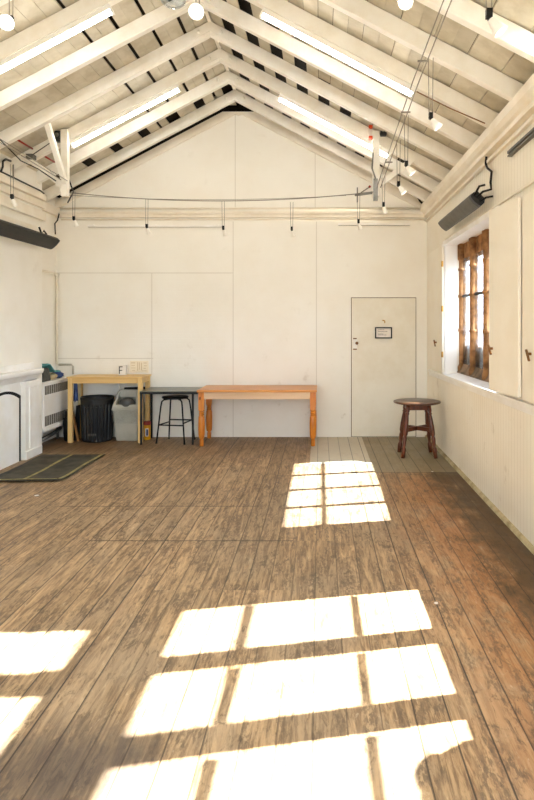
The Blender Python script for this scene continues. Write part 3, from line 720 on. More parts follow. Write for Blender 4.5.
# shutters
def shutter(p, q, z0, z1, th, label, latch_at, latch_z, hinges=(), hinge_end=0, nails=False):
    """panel from p to q (x,y), thickness towards the room"""
    P = Vector((p[0], p[1], 0)); Q = Vector((q[0], q[1], 0)); d = (Q - P).normalized(); n = Vector((-d.y, d.x, 0))
    if n.x > 0: n = -n
    t = thing('window_shutter', label, 'shutter', ((p[0] + q[0]) / 2, (p[1] + q[1]) / 2, z0), 'cream window shutters')
    b = BM(); o = n * th
    hexa(b, [P + Vector((0, 0, z0)), Q + Vector((0, 0, z0)), Q + o + Vector((0, 0, z0)), P + o + Vector((0, 0, z0)),
             P + Vector((0, 0, z1)), Q + Vector((0, 0, z1)), Q + o + Vector((0, 0, z1)), P + o + Vector((0, 0, z1))])
    obj('panel', b, M['shutter'], t, 0.003)
    b = BM(); L = P.lerp(Q, latch_at) + n * (th + 0.012); L.z = latch_z
    bar(b, L - n * 0.012, L + n * 0.008, 0.02, 0.02); bar(b, L + n * 0.010 - d * 0.02 + Vector((0, 0, -0.05)), L + n * 0.018 + d * 0.022 + Vector((0, 0, 0.03)), 0.016, 0.014)
    obj('latch', b, M['bronze'], t, 0.003)
    for z in hinges:
        b = BM(); E = (P if hinge_end == 0 else Q) + n * (th * 0.5); E.z = z
        tube(b, [E + n * 0.012 + Vector((0, 0, -0.035)), E + n * 0.012 + Vector((0, 0, 0.035))], 0.013, 8)
        bar(b, E + n * (th * 0.5 + 0.002) + d * (-0.012 if hinge_end == 0 else 0.012) + Vector((0, 0, -0.035)), E + n * (th * 0.5 + 0.002) + d * (-0.012 if hinge_end == 0 else 0.012) + Vector((0, 0, 0.035)), 0.03, 0.004, up=tuple(n))
        obj('hinge', b, M['brass'], t)
    return t
shutter((1.535, 7.72), (1.535, 8.60), 1.035, 2.60, 0.03, 'cream window shutter folded flat beyond the window, with three brass hinges', 0.40, 1.39, (2.37, 1.816, 1.252))
shutter((1.505, 4.67), (1.442, 5.24), 1.085, 2.58, 0.028, 'cream window shutter standing slightly open before the window, brown latch near its edge', 0.86, 1.43)
shutter((1.532, 4.125), (1.532, 4.655), 1.07, 2.58, 0.028, 'cream window shutter cut off by the right edge of the picture', 0.62, 1.42)
b = BM(); bar(b, (XR - 0.012, 4.1, 2.655), (XR - 0.012, 7.62, 2.66), 0.02, 0.02); tag(obj('shutter_rail', b, M['trim']), 'slim rail on the right wall along the top of the window shutters', 'rail')

# ------------------------------------------------------------------ door with fittings
b = BM(); box(b, 0.446, 1.384, YB - 0.004, YB, 0.004, 2.008, 1); box(b, 0.456, 1.374, YB - 0.016, YB - 0.002, 0.012, 1.998, 0)
d1 = struct('door_1', b, [paint('cream_door_paint', rgb(238, 232, 216), rgb(230, 221, 200), 0.5, 2.2), paint('door_gap', rgb(120, 98, 70), None, 0.9, 6)])
b = BM(); prism(b, [(0.468, 1.26), (0.530, 1.26), (0.535, 1.30), (0.535, 1.38), (0.530, 1.42), (0.468, 1.42)], 'Y', YB - 0.022, YB - 0.014)
obj('lock_plate', b, [M['gloss']], d1, 0.002)
b = BM(); box(b, 0.475, 0.528, YB - 0.0235, YB - 0.0215, 1.255, 1.272); box(b, 0.475, 0.528, YB - 0.0235, YB - 0.0215, 1.408, 1.424); obj('plate_edge', b, M['bronze'], d1)
b = BM(); lathe(b, [(0.008, 0), (0.010, 0.02), (0.022, 0.03), (0.022, 0.045), (0.0001, 0.052)], (0.527, YB - 0.022, 1.352), 14, Matrix.Rotation(PI / 2, 4, 'X'), caps=False); obj('knob', b, M['bronze'], d1)
b = BM(); tube(b, [(0.90, YB - 0.016, 1.675), (0.905, YB - 0.035, 1.68), (0.925, YB - 0.04, 1.672), (0.932, YB - 0.036, 1.655), (0.925, YB - 0.03, 1.64)], 0.007, 8); obj('hook', b, M['brass'], d1)
t = thing('door_sign', 'small dark framed notice with printed lines hanging on the white door', 'sign', (0.912, YB - 0.02, 1.418))
b = BM()
for (u0, u1, v0, v1) in ((0.79, 1.034, 1.418, 1.434), (0.79, 1.034, 1.564, 1.58), (0.79, 0.806, 1.434, 1.564), (1.018, 1.034, 1.434, 1.564)): box(b, u0, u1, YB - 0.032, YB - 0.016, v0, v1)
obj('frame', b, M['black'], t)
b = BM(); box(b, 0.80, 1.024, YB - 0.022, YB - 0.016, 1.428, 1.57); obj('paper', b, M['paper'], t)
b = BM()
for (z, w) in ((1.543, 0.075), (1.52, 0.12), (1.482, 0.06), (1.468, 0.105)):
    x = 0.836
    while x < 0.836 + w:
        l = random.uniform(0.010, 0.024); box(b, x, x + l, YB - 0.0228, YB - 0.0218, z - 0.003, z + 0.003); x += l + 0.005
obj('printed_lines', b, M['ink'], t)

# ------------------------------------------------------------------ fireplace, hearth mat
t = thing('fireplace', 'white painted fireplace surround with boarded arched opening on the left wall', 'fireplace', (XB, 6.96, 0))
b = BM()
prism(b, [(XB, 0.99), (XB + 0.05, 0.99), (XB + 0.07, 1.02), (XB + 0.10, 1.05), (XB + 0.14, 1.07), (XB + 0.15, 1.10), (XB + 0.15, 1.125), (XB, 1.125)], 'Y', 6.04, 7.70)
for v in b.verts: v.co.z -= 0.05
obj('mantel', b, M['gloss'], t, 0.004)
b = BM(); box(b, XB, XB + 0.03, 6.04, 7.70, 1.075, 1.15); obj('mantel_back', b, M['gloss'], t, 0.006)
for (a, c_) in ((7.36, 7.74), (6.12, 6.52)):
    b = BM(); box(b, XB, XB + 0.075, a, c_, 0, 0.94); box(b, XB, XB + 0.088, a + 0.10, c_ - 0.10, 0.12, 0.86); box(b, XB, XB + 0.10, a - 0.015, c_ + 0.03, 0, 0.10); box(b, XB, XB + 0.09, a - 0.01, c_ + 0.012, 0.88, 0.94)
    obj('pilaster', b, M['gloss'], t, 0.006)
def arch(y0, y1, zs, rise, n=14): return [(y0, 0.0), (y1, 0.0), (y1, zs)] + [(y1 + (y0 - y1) * k / n, zs + rise * (1 - (2 * k / n - 1) ** 2)) for k in range(1, n)] + [(y0, zs)]
b = BM(); box(b, XB, XB + 0.025, 6.52, 7.36, 0, 0.94); obj('slip', b, M['gloss'], t)
b = BM(); prism(b, arch(6.585, 7.335, 0.775, 0.085), 'X', XB + 0.025, XB + 0.034); obj('opening_edge', b, M['dark'], t)
b = BM(); prism(b, arch(6.60, 7.29, 0.745, 0.085), 'X', XB + 0.030, XB + 0.0348); obj('fireboard', b, M['gloss'], t)
t.location.y += 0.12
b = BM()
nx, ny = 10, 14
grid = [[None] * (ny + 1) for _ in range(nx + 1)]
for i in range(nx + 1):
    for j in range(ny + 1):
        u, v = i / nx, j / ny
        x = -3.43 + u * 0.77; y = 6.42 + v * 1.30 + (0.03 * u)
        z = 0.006 + 0.009 * max(0, 1 - v * 6) * (0.4 + 0.6 * u) + 0.006 * (0.5 + 0.5 * math.sin(v * 9 + u * 3)) + 0.004 * max(0, u * 6 - 5) * (1 - v)
        grid[i][j] = (b.verts.new((x, y, z)), b.verts.new((x, y, z + 0.008)))
for i in range(nx):
    for j in range(ny):
        for k in (0, 1):
            f = b.faces.new([grid[i][j][k], grid[i + 1][j][k], grid[i + 1][j + 1][k], grid[i][j + 1][k]]); f.smooth = True
for j in range(ny):
    for i in (0, nx): b.faces.new([grid[i][j][0], grid[i][j + 1][0], grid[i][j + 1][1], grid[i][j][1]])
for i in range(nx):
    for j in (0, ny): b.faces.new([grid[i][j][0], grid[i + 1][j][0], grid[i + 1][j][1], grid[i][j][1]])
t = thing('hearth_mat', 'dark grey hearth mat with yellow tape lines in front of the fireplace', 'mat', (-3.04, 7.07, 0))
def mz(u, v): return 0.0145 + 0.009 * max(0, 1 - v * 6) * (0.4 + 0.6 * u) + 0.006 * (0.5 + 0.5 * math.sin(v * 9 + u * 3)) + 0.004 * max(0, u * 6 - 5) * (1 - v)
obj('mat', b, M['slate'], t)
def tape(u0, u1, v0, v1):
    b = BM(); n = 14
    rows = []
    for j in range(n + 1):
        f = j / n; row = []
        for s in (0, 1):
            if abs(u1 - u0) < abs(v1 - v0): u, v = (u0, u1)[s], v0 + (v1 - v0) * f
            else: u, v = u0 + (u1 - u0) * f, (v0, v1)[s]
            row.append(b.verts.new((-3.43 + u * 0.77, 6.42 + v * 1.30 + 0.03 * u, mz(u, v) + 0.002)))
        rows.append(row)
    for j in range(n): b.faces.new((rows[j][0], rows[j][1], rows[j + 1][1], rows[j + 1][0]))
    r = bmesh.ops.extrude_face_region(b, geom=b.faces[:]); bmesh.ops.translate(b, verts=[e for e in r['geom'] if isinstance(e, bmesh.types.BMVert)], vec=(0, 0, 0.0012))
    return b
for a in ((0.46, 0.505, 0.02, 0.99), (0.93, 0.975, 0.02, 0.99), (0.02, 0.92, 0.012, 0.032)): obj('tape', tape(*a), M['tape'], t)

# ------------------------------------------------------------------ radiator and what lies on it
RX0, RX1, RY0, RY1, RZ0, RZ1 = XL + 0.005, -3.585, 8.12, 8.93, 0.22, 0.865
t = thing('radiator', 'white convector radiator cabinet with slotted grilles in the left alcove', 'radiator', ((RX0 + RX1) / 2, (RY0 + RY1) / 2, 0))
b = BM(); box(b, RX0, RX1, RY0, RY1, RZ0, RZ1); obj('cabinet', b, M['gloss'], t, 0.012)
b = BM(); box(b, RX0 + 0.02, RX1 + 0.012, RY0, RY1, RZ1 - 0.02, RZ1 + 0.004); obj('lip', b, M['gloss'], t, 0.003); b = BM(); box(b, RX0 + 0.02, RX1 + 0.010, RY0, RY1, RZ0, RZ0 + 0.03); obj('lip', b, M['gloss'], t, 0.003)
for (za, zb) in ((0.70, 0.815), (0.29, 0.42)):
    b = BM(); n = 11
    for k in range(n):
        y = RY0 + 0.03 + k * (RY1 - RY0 - 0.06) / n
        box(b, RX1 - 0.004, RX1 + 0.0015, y, y + 0.056, za, zb)
    obj('grille', b, paint('grille_shadow_grey', rgb(112, 106, 94), rgb(96, 90, 80), 0.6, 8), t)
b = BM(); tube(b, [(-3.66, RY0 + 0.03, 0.10), (-3.64, 8.5, 0.13), (-3.66, 8.8, 0.15), (-3.69, 8.86, 0.22)], 0.025, 10); tube(b, [(-3.72, RY0 + 0.05, 0.0), (-3.72, RY0 + 0.05, 0.22)], 0.02, 8); tube(b, [(-3.72, RY1 - 0.06, 0.0), (-3.72, RY1 - 0.06, 0.22)], 0.02, 8)
obj('pipe', b, M['metal'], t)
ZT = RZ1 + 0.005
b = BM(); hexa(b, [(-3.76, 8.13, ZT), (-3.595, 8.13, ZT), (-3.595, 8.38, ZT), (-3.76, 8.38, ZT), (-3.75, 8.14, ZT + 0.19), (-3.615, 8.14, ZT + 0.19), (-3.615, 8.36, ZT + 0.17), (-3.75, 8.36, ZT + 0.17)])
tag(obj('caddy', b, M['greycloth'], bevel=0.02), 'dark grey fabric caddy on top of the white radiator', 'caddy')
def drape(x0, x1, y0, y1, zf, seed, th=0.012, n=14, amp=0.02):
    b = BM(); g = []
    for i in range(n + 1):
        row = []
        for j in range(n + 1):
            x = x0 + (x1 - x0) * i / n; y = y0 + (y1 - y0) * j / n
            w = 0.02 * mnoise.noise(Vector((x * 6, y * 6, seed)))
            row.append(b.verts.new((x + w, y + w, zf(x, y) + amp * mnoise.noise(Vector((x * 14, y * 14, seed * 3))))))
        g.append(row)
    for i in range(n):
        for j in range(n): b.faces.new((g[i][j], g[i + 1][j], g[i + 1][j + 1], g[i][j + 1])).smooth = True
    r = bmesh.ops.extrude_face_region(b, geom=b.faces[:]); bmesh.ops.translate(b, verts=[e for e in r['geom'] if isinstance(e, bmesh.types.BMVert)], vec=(0, 0, th))
    return b
def zf_teal(x, y):
    if y < 8.38: return ZT + 0.205
    if y < 8.50: return ZT + 0.205 - (y - 8.38) * 0.9
    return ZT + 0.10
b = drape(-3.76, -3.60, 8.14, 8.66, zf_teal, 1.2)
tag(obj('cleaning_cloth', b, M['teal']), 'teal cloth draped over the grey caddy on the radiator', 'cloth')
b = BM(); lump(b, (-3.68, 8.55, ZT + 0.04), (0.085, 0.09, 0.045), 3, 0.3, 3, ZT); tag(obj('cleaning_cloth', b, M['beige']), 'crumpled beige cloth under the teal cloth on the radiator', 'cloth')
b = BM(); lump(b, (-3.675, 8.76, ZT + 0.045), (0.075, 0.09, 0.055), 5, 0.35, 3, ZT); tag(obj('cleaning_cloth', b, M['blue']), 'crumpled blue cloth at the far end of the radiator top', 'cloth')

# ------------------------------------------------------------------ birch table and things round it
t = thing('side_table', 'tall pale birch table with thin top at the left of the back wall', 'table', (-2.93, 8.74, 0))
TX0, TX1, TY0, TY1, TZ = -3.46, -2.415, 8.53, 8.97, 0.905
b = BM(); box(b, TX0, TX1, TY0, TY1, TZ - 0.018, TZ); obj('tabletop', b, M['birch'], t, 0.003)
LG = 0.058
for x in (TX0 + 0.012, TX1 - 0.016 - LG):
    for y in (TY0 + 0.012, TY1 - 0.012 - LG):
        b = BM(); box(b, x, x + LG, y, y + LG, 0, TZ - 0.018); obj('leg', b, M['birchleg'], t, 0.004)
for (u0, u1, v0, v1) in ((TX0 + 0.07, TX1 - 0.07, TY0 + 0.02, TY0 + 0.042), (TX0 + 0.07, TX1 - 0.07, TY1 - 0.042, TY1 - 0.02), (TX0 + 0.02, TX0 + 0.042, TY0 + 0.07, TY1 - 0.07), (TX1 - 0.042, TX1 - 0.02, TY0 + 0.07, TY1 - 0.07)):
    b = BM(); box(b, u0, u1, v0, v1, TZ - 0.09, TZ - 0.018); obj('apron', b, M['birch'], t)
# carton and wall notice
t = thing('carton', 'small white carton with black marks standing on the birch table', 'carton', (-2.79, 8.84, TZ))
b = BM(); box(b, -2.835, -2.735, 8.80, 8.88, TZ, TZ + 0.14); obj('box', b, M['paper'], t, 0.003)
b = BM()
for (u0, u1, v0, v1) in ((-2.828, -2.816, 0.02, 0.125), (-2.816, -2.778, 0.112, 0.125), (-2.816, -2.782, 0.064, 0.074)): box(b, u0, u1, 8.7985, 8.8005, TZ + v0, TZ + v1)
obj('marks', b, M['black'], t)
t = thing('wall_notice', 'cream notice with faint brown printing on the back wall behind the birch table', 'notice', (-2.60, YB - 0.005, 0.93))
b = BM(); box(b, -2.73, -2.465, YB - 0.012, YB - 0.0005, 0.93, 1.095); obj('board', b, M['cream'], t, 0.002)
b = BM()
for (u0, u1, v0, v1) in ((-2.715, -2.655, 1.062, 1.072), (-2.71, -2.66, 1.025, 1.034), (-2.715, -2.65, 0.99, 0.999), (-2.70, -2.66, 0.955, 0.964), (-2.625, -2.613, 0.955, 1.075), (-2.60, -2.588, 0.97, 1.075), (-2.57, -2.558, 0.96, 1.07), (-2.535, -2.49, 1.06, 1.07), (-2.53, -2.488, 1.02, 1.03), (-2.535, -2.50, 0.985, 0.994), (-2.56, -2.49, 0.95, 0.957)):
    box(b, u0, u1, YB - 0.0135, YB - 0.0118, v0, v1)
obj('printing', b, M['faint'], t)
# pipework under the table
t = thing('waste_pipe', 'pale looped waste pipe and dark bar on the wall under the birch table', 'pipe', (-2.75, 8.9, 0.75))
b = BM(); pts = [(-2.80 + 0.055 * math.cos(a), 8.90, 0.745 + 0.075 * math.sin(a)) for a in [PI * 0.5 + k * PI / 10 for k in range(13)]]
tube(b, pts, 0.012, 8); obj('loop', b, M['trim'], t)
b = BM(); tube(b, [(-2.79, 8.93, 0.70), (-2.46, 8.93, 0.712)], 0.022, 10); obj('pipe', b, M['black'], t)
b = BM(); box(b, -2.76, -2.53, 8.955, YB - 0.001, 0.74, 0.81); obj('bracket_box', b, M['cream'], t, 0.004)
# ribbed black bin
t = thing('waste_bin', 'round ribbed black plastic bin under the birch table', 'bin', (-3.118, 8.755, 0))
b = BM(); n = 96; rings = []
for (r, z, rib) in ((0.188, 0.0, 0), (0.195, 0.012, 0), (0.198, 0.04, 1), (0.215, 0.50, 1), (0.216, 0.52, 0), (0.219, 0.585, 0)):
    rings.append([b.verts.new((-3.118 + (r + (0.007 * (1 if (k // 2) % 2 else -1) if rib else 0)) * math.cos(2 * PI * k / n), 8.755 + (r + (0.007 * (1 if (k // 2) % 2 else -1) if rib else 0)) * math.sin(2 * PI * k / n), z)) for k in range(n)])
for i in range(len(rings) - 1):
    for k in range(n): b.faces.new((rings[i][k], rings[i][(k + 1) % n], rings[i + 1][(k + 1) % n], rings[i + 1][k]))
b.faces.new(rings[0]); b.faces.new([b.verts.new(v.co - Vector((0, 0, 0.10))) for v in rings[-1]])
obj('tub', b, M['blackplastic'], t)
b = BM(); lathe(b, [(0.214, 0.575), (0.226, 0.58), (0.228, 0.605), (0.222, 0.615), (0.214, 0.612), (0.21, 0.585)], (-3.118, 8.755, 0), 48, caps=False); obj('rim', b, M['blackplastic'], t)
b = BM()
for sx in (-0.05, -0.02, 0.01, 0.04): box(b, -3.118 + sx, -3.10 + sx, 8.538, 8.55, 0.095, 0.125)
obj('embossed_mark', b, M['heater'], t)
# grey swing bin
cx, cy = -2.688, 8.80
t = thing('swing_bin', 'grey plastic swing bin with clear liner under the birch table', 'bin', (cx, cy, 0))
def frustum(b, w0, d0, z0, w1, d1, z1, dy=0.0, mi=0):
    hexa(b, [(cx - w0 / 2, cy - d0 / 2, z0), (cx + w0 / 2, cy - d0 / 2, z0), (cx + w0 / 2, cy + d0 / 2, z0), (cx - w0 / 2, cy + d0 / 2, z0),
             (cx - w1 / 2, cy - d1 / 2 + dy, z1), (cx + w1 / 2, cy - d1 / 2 + dy, z1), (cx + w1 / 2, cy + d1 / 2 + dy, z1), (cx - w1 / 2, cy + d1 / 2 + dy, z1)], mi)
b = BM(); frustum(b, 0.29, 0.24, 0.0, 0.365, 0.30, 0.435); obj('body', b, M['greybin'], t, 0.018)
b = BM(); frustum(b, 0.385, 0.32, 0.425, 0.395, 0.33, 0.455); obj('rim', b, M['greybin'], t, 0.008)
b = BM(); frustum(b, 0.375, 0.315, 0.25, 0.392, 0.325, 0.43); obj('liner', b, M['liner'], t, 0.014)
# hood: two side cheeks, back, top and front lip leave the swing opening
b = BM()
prof = [(cy - 0.16, 0.455), (cy + 0.16, 0.455), (cy + 0.10, 0.69), (cy + 0.0, 0.705), (cy - 0.06, 0.66), (cy - 0.10, 0.58), (cy - 0.155, 0.51)]
for s in (-1, 1):
    xo, xi = cx + s * 0.19, cx + s * 0.145
    A = [b.verts.new((xo - s * (z - 0.455) * 0.22, y, z)) for y, z in prof]; B = [b.verts.new((xi - s * (z - 0.455) * 0.16, y, z)) for y, z in prof]
    b.faces.new(A); b.faces.new(B[::-1])
    for k in range(len(prof)): b.faces.new((A[k], B[k], B[(k + 1) % len(prof)], A[(k + 1) % len(prof)]))
hexa(b, [(cx - 0.15, cy + 0.06, 0.455), (cx + 0.15, cy + 0.06, 0.455), (cx + 0.15, cy + 0.16, 0.455), (cx - 0.15, cy + 0.16, 0.455), (cx - 0.115, cy - 0.01, 0.70), (cx + 0.115, cy - 0.01, 0.70), (cx + 0.115, cy + 0.10, 0.69), (cx - 0.115, cy + 0.10, 0.69)])
box(b, cx - 0.16, cx + 0.16, cy - 0.16, cy - 0.13, 0.455, 0.51)
obj('hood', b, M['greybin'], t, 0.008)
b = BM()
hexa(b, [(cx - 0.115, cy - 0.055, 0.60), (cx + 0.115, cy - 0.055, 0.60), (cx + 0.115, cy - 0.02, 0.60), (cx - 0.115, cy - 0.02, 0.60), (cx - 0.112, cy - 0.035, 0.71), (cx + 0.112, cy - 0.035, 0.71), (cx + 0.112, cy - 0.01, 0.71), (cx - 0.112, cy - 0.01, 0.71)])
obj('raised_flap', b, M['greybin'], t, 0.01)
b = BM(); lathe(b, [(0.118, 0.0), (0.112, 0.02), (0.085, 0.05), (0.03, 0.068), (0.0001, 0.07)], (cx + 0.005, cy - 0.085, 0.515), 28, Matrix.Rotation(PI * 0.22, 4, 'X') @ Matrix.Diagonal((1, 0.7, 1.4, 1)), caps=False); obj('swing_flap', b, M['flap'], t)
b = BM(); lathe(b, [(0.012, 0), (0.0001, 0.004)], (cx - 0.005, cy - 0.133, 0.562), 12, Matrix.Rotation(PI * 0.4, 4, 'X'), caps=False); obj('sticker', b, M['gloss'], t)
# yellow canister
t = thing('canister', 'yellow canister with a red lid on the floor behind the black table', 'canister', (-2.437, 8.82, 0))
b = BM(); lathe(b, [(0.045, 0), (0.048, 0.006), (0.048, 0.205), (0.044, 0.212)], (-2.437, 8.82, 0), 24); obj('tub', b, M['yellow'], t)
b = BM(); lathe(b, [(0.049, 0.205), (0.05, 0.21), (0.05, 0.245), (0.045, 0.256)], (-2.437, 8.82, 0), 24); obj('lid', b, M['red'], t)
def patch(b, c, R, a0, a1, z0, z1, n=8, e=0.0008):
    lo = []; hi = []
    for k in range(n + 1):
        a = a0 + (a1 - a0) * k / n
        lo.append(b.verts.new((c[0] + (R + e) * math.cos(a), c[1] + (R + e) * math.sin(a), z0))); hi.append(b.verts.new((c[0] + (R + e) * math.cos(a), c[1] + (R + e) * math.sin(a), z1)))
    for k in range(n): b.faces.new((lo[k], lo[k + 1], hi[k + 1], hi[k]))
b = BM(); patch(b, (-2.437, 8.82), 0.048, -PI * 0.62, -PI * 0.30, 0.05, 0.16); obj('label_patch', b, M['paper'], t)
b = BM(); patch(b, (-2.437, 8.82), 0.048, -PI * 0.50, -PI * 0.34, 0.06, 0.15, e=0.0014); obj('label_figure', b, M['blue'], t)
# dark bag, plank and hanging cloths by the left leg
b = BM(); lump(b, (-3.512, 8.745, 0.17), (0.062, 0.125, 0.23), 9, 0.25, 4, 0.0); tag(obj('black_bag', b, M['black']), 'slumped black bag between the radiator and the birch table leg', 'bag')
b = BM(); hexa(b, [(-3.44, 8.72, 0), (-3.35, 8.70, 0), (-3.35, 8.715, 0), (-3.44, 8.735, 0), (-3.445, 8.83, 0.47), (-3.385, 8.82, 0.49), (-3.385, 8.835, 0.49), (-3.445, 8.845, 0.47)])
tag(obj('black_board', b, M['black'], bevel=0.004), 'black board leaning behind the left birch table leg', 'board')
b = BM(); bar(b, (-3.32, 8.60, 0.015), (-3.43, 8.66, 0.42), 0.028, 0.022, up=(0, 1, 0)); tag(obj('wooden_batten', b, M['plank']), 'brown wooden batten leaning against the left birch table leg', 'batten')
def hang(x0, x1, y, z0, z1, seed, th=0.012):
    b = BM(); n = 10; g = []
    for i in range(n + 1):
        row = []
        for j in range(n + 1):
            u, v = i / n, j / n
            xx = x0 + (x1 - x0) * (0.5 + (u - 0.5) * (0.7 + 0.5 * v)); 
            row.append(b.verts.new((xx, y + 0.014 * math.sin(u * 9 + seed) * (0.3 + v) , z1 + (z0 - z1) * v + 0.02 * mnoise.noise(Vector((u * 3, seed, 0))) * v)))
        g.append(row)
    for i in range(n):
        for j in range(n): b.faces.new((g[i][j], g[i + 1][j], g[i + 1][j + 1], g[i][j + 1])).smooth = True
    r = bmesh.ops.extrude_face_region(b, geom=b.faces[:]); bmesh.ops.translate(b, verts=[e for e in r['geom'] if isinstance(e, bmesh.types.BMVert)], vec=(0, th, 0))
    return b
tag(obj('hanging_cloth', hang(-3.405, -3.345, 8.635, 0.56, 0.82, 0.5), M['blue']), 'blue cloth hanging under the left end of the birch table', 'cloth')
tag(obj('hanging_cloth', hang(-3.36, -3.315, 8.675, 0.50, 0.80, 2.5), M['beige']), 'beige cloth hanging beside the blue cloth under the birch table', 'cloth')

# ------------------------------------------------------------------ black table and stool
t = thing('side_table', 'low black framed table with grey top between birch and pine tables', 'table', (-2.03, 8.68, 0))
b = BM(); box(b, -2.422, -1.645, 8.40, 8.96, 0.712, 0.724); obj('tabletop', b, M['glasstop'], t, 0.002)
b = BM()
for (u0, u1, v0, v1) in ((-2.422, -1.645, 8.40, 8.425), (-2.422, -1.645, 8.935, 8.96), (-2.422, -2.397, 8.425, 8.935), (-1.67, -1.645, 8.425, 8.935)): box(b, u0, u1, v0, v1, 0.684, 0.712)
obj('frame', b, M['black'], t, 0.002)
for x in (-2.422, -1.725):
    for y in (8.41, 8.925):
        b = BM(); box(b, x, x + 0.026, y, y + 0.026, 0, 0.69); obj('leg', b, M['black'], t, 0.002)
sx0, sy0 = -2.0, 8.64
t = thing('stool', 'black wire framed stool with flat seat tucked under the black table', 'stool', (sx0, sy0, 0))
b = BM(); lathe(b, [(0.0001, 0.595), (0.15, 0.598), (0.178, 0.606), (0.184, 0.618), (0.176, 0.628), (0.0001, 0.622)], (sx0, sy0, 0), 32, caps=False); obj('seat', b, M['black'], t)
corner = [(-0.225, -0.13), (0.17, -0.20), (-0.135, 0.20), (0.235, 0.16)]
for (dx, dy) in corner:
    b = BM(); tube(b, [(sx0 + dx * 0.40, sy0 + dy * 0.40, 0.594), (sx0 + dx * 0.60, sy0 + dy * 0.6, 0.59), (sx0 + dx * 0.72, sy0 + dy * 0.72, 0.565), (sx0 + dx * 0.77, sy0 + dy * 0.77, 0.50), (sx0 + dx, sy0 + dy, 0.006)], 0.011, 8)
    lathe(b, [(0.014, 0), (0.014, 0.02)], (sx0 + dx, sy0 + dy, 0), 10)
    obj('leg', b, M['black'], t)
b = BM()
k = 0.90
for (i, j, z) in ((0, 1, 0.25), (2, 3, 0.28), (0, 2, 0.25), (1, 3, 0.28)):
    s = 0.77 + 0.23 * (0.5 - z) / 0.494
    tube(b, [(sx0 + corner[i][0] * s, sy0 + corner[i][1] * s, z), (sx0 + corner[j][0] * s, sy0 + corner[j][1] * s, z)], 0.009, 8)
obj('rung', b, M['black'], t)

# ------------------------------------------------------------------ long pine table
t = thing('long_table', 'long varnished pine table with turned legs against the back wall', 'table', (-0.836, 8.63, 0))
b = BM(); box(b, -1.63, -0.042, 8.27, 8.965, 0.722, 0.752); obj('tabletop', b, M['pine'], t, 0.006)
for x in (-1.578, -0.094):
    for y in (8.335, 8.90):
        b = BM(); box(b, x - 0.038, x + 0.038, y - 0.038, y + 0.038, 0.485, 0.722)
        lathe(b, [(0.024, 0), (0.028, 0.01), (0.028, 0.085), (0.02, 0.092), (0.038, 0.115), (0.043, 0.16), (0.045, 0.30), (0.040, 0.395), (0.026, 0.402), (0.041, 0.415), (0.026, 0.43), (0.041, 0.443), (0.026, 0.457), (0.041, 0.47), (0.034, 0.486)], (x, y, 0), 20)
        obj('leg', b, M['pineleg'], t, 0.003)
b = BM(); box(b, -1.54, -0.132, 8.305, 8.33, 0.628, 0.722); obj('apron', b, M['rawpine'], t, label='pale unvarnished front apron')
b = BM(); box(b, -1.54, -0.132, 8.905, 8.93, 0.63, 0.722); obj('apron', b, M['pine'], t)
for x in (-1.60, -0.097):
    b = BM(); box(b, x, x + 0.024, 8.373, 8.862, 0.63, 0.722); obj('apron', b, M['pine'], t)
b = BM(); lathe(b, [(0.013, 0), (0.013, 0.004), (0.0001, 0.004)], (-1.592, 8.2985, 0.64), 12, Matrix.Rotation(PI / 2, 4, 'X') @ Matrix.Diagonal((0.7, 1.8, 1, 1))); obj('knot', b, M['dark'], t)

# ------------------------------------------------------------------ dark round table by the window
cx, cy = 1.205, 7.77
t = thing('round_stool_table', 'dark stained round pub table with turned splayed legs below the window', 'table', (cx, cy, 0))
b = BM(); lathe(b, [(0.0001, 0.645), (0.265, 0.645), (0.288, 0.652), (0.293, 0.662), (0.288, 0.672), (0.27, 0.677), (0.0001, 0.677)], (cx, cy, 0), 48, caps=False); obj('tabletop', b, M['oaktop'], t)
b = BM()
for (u0, u1, v0, v1) in ((-0.13, 0.13, -0.14, -0.115), (-0.13, 0.13, 0.115, 0.14), (-0.14, -0.115, -0.13, 0.13), (0.115, 0.14, -0.13, 0.13)): box(b, cx + u0, cx + u1, cy + v0, cy + v1, 0.575, 0.645)
obj('apron', b, M['oak'], t, 0.003)
for sx in (-1, 1):
    for sy in (-1, 1):
        p = Vector((cx + sx * 0.125, cy + sy * 0.12, 0.645)); q = Vector((cx + sx * 0.20, cy + sy * 0.18, 0.0))
        L = (q - p).length; rot = Vector((0, 0, 1)).rotation_difference((q - p).normalized()).to_matrix().to_4x4()
        b = BM(); lathe(b, [(0.024, 0.0), (0.026, 0.08), (0.018, 0.10), (0.026, 0.115), (0.018, 0.13), (0.024, 0.18), (0.028, 0.25), (0.03, 0.27), (0.03, 0.36), (0.026, 0.375), (0.019, 0.39), (0.026, 0.42), (0.022, 0.48), (0.017, 0.52), (0.026, 0.535), (0.028, 0.56), (0.024, L)], p, 16, rot)
        for v in b.verts: v.co.z = max(v.co.z, 0.0)
        obj('leg', b, M['oak'], t)
b = BM(); f = (0.645 - 0.335) / 0.645
ex, ey = 0.125 + 0.075 * f, 0.12 + 0.06 * f
bar(b, (cx - ex, cy - ey, 0.335), (cx + ex, cy + ey, 0.335), 0.026, 0.05); bar(b, (cx - ex, cy + ey, 0.335), (cx + ex, cy - ey, 0.335), 0.026, 0.05)
obj('stretcher', b, M['oak'], t, 0.003)

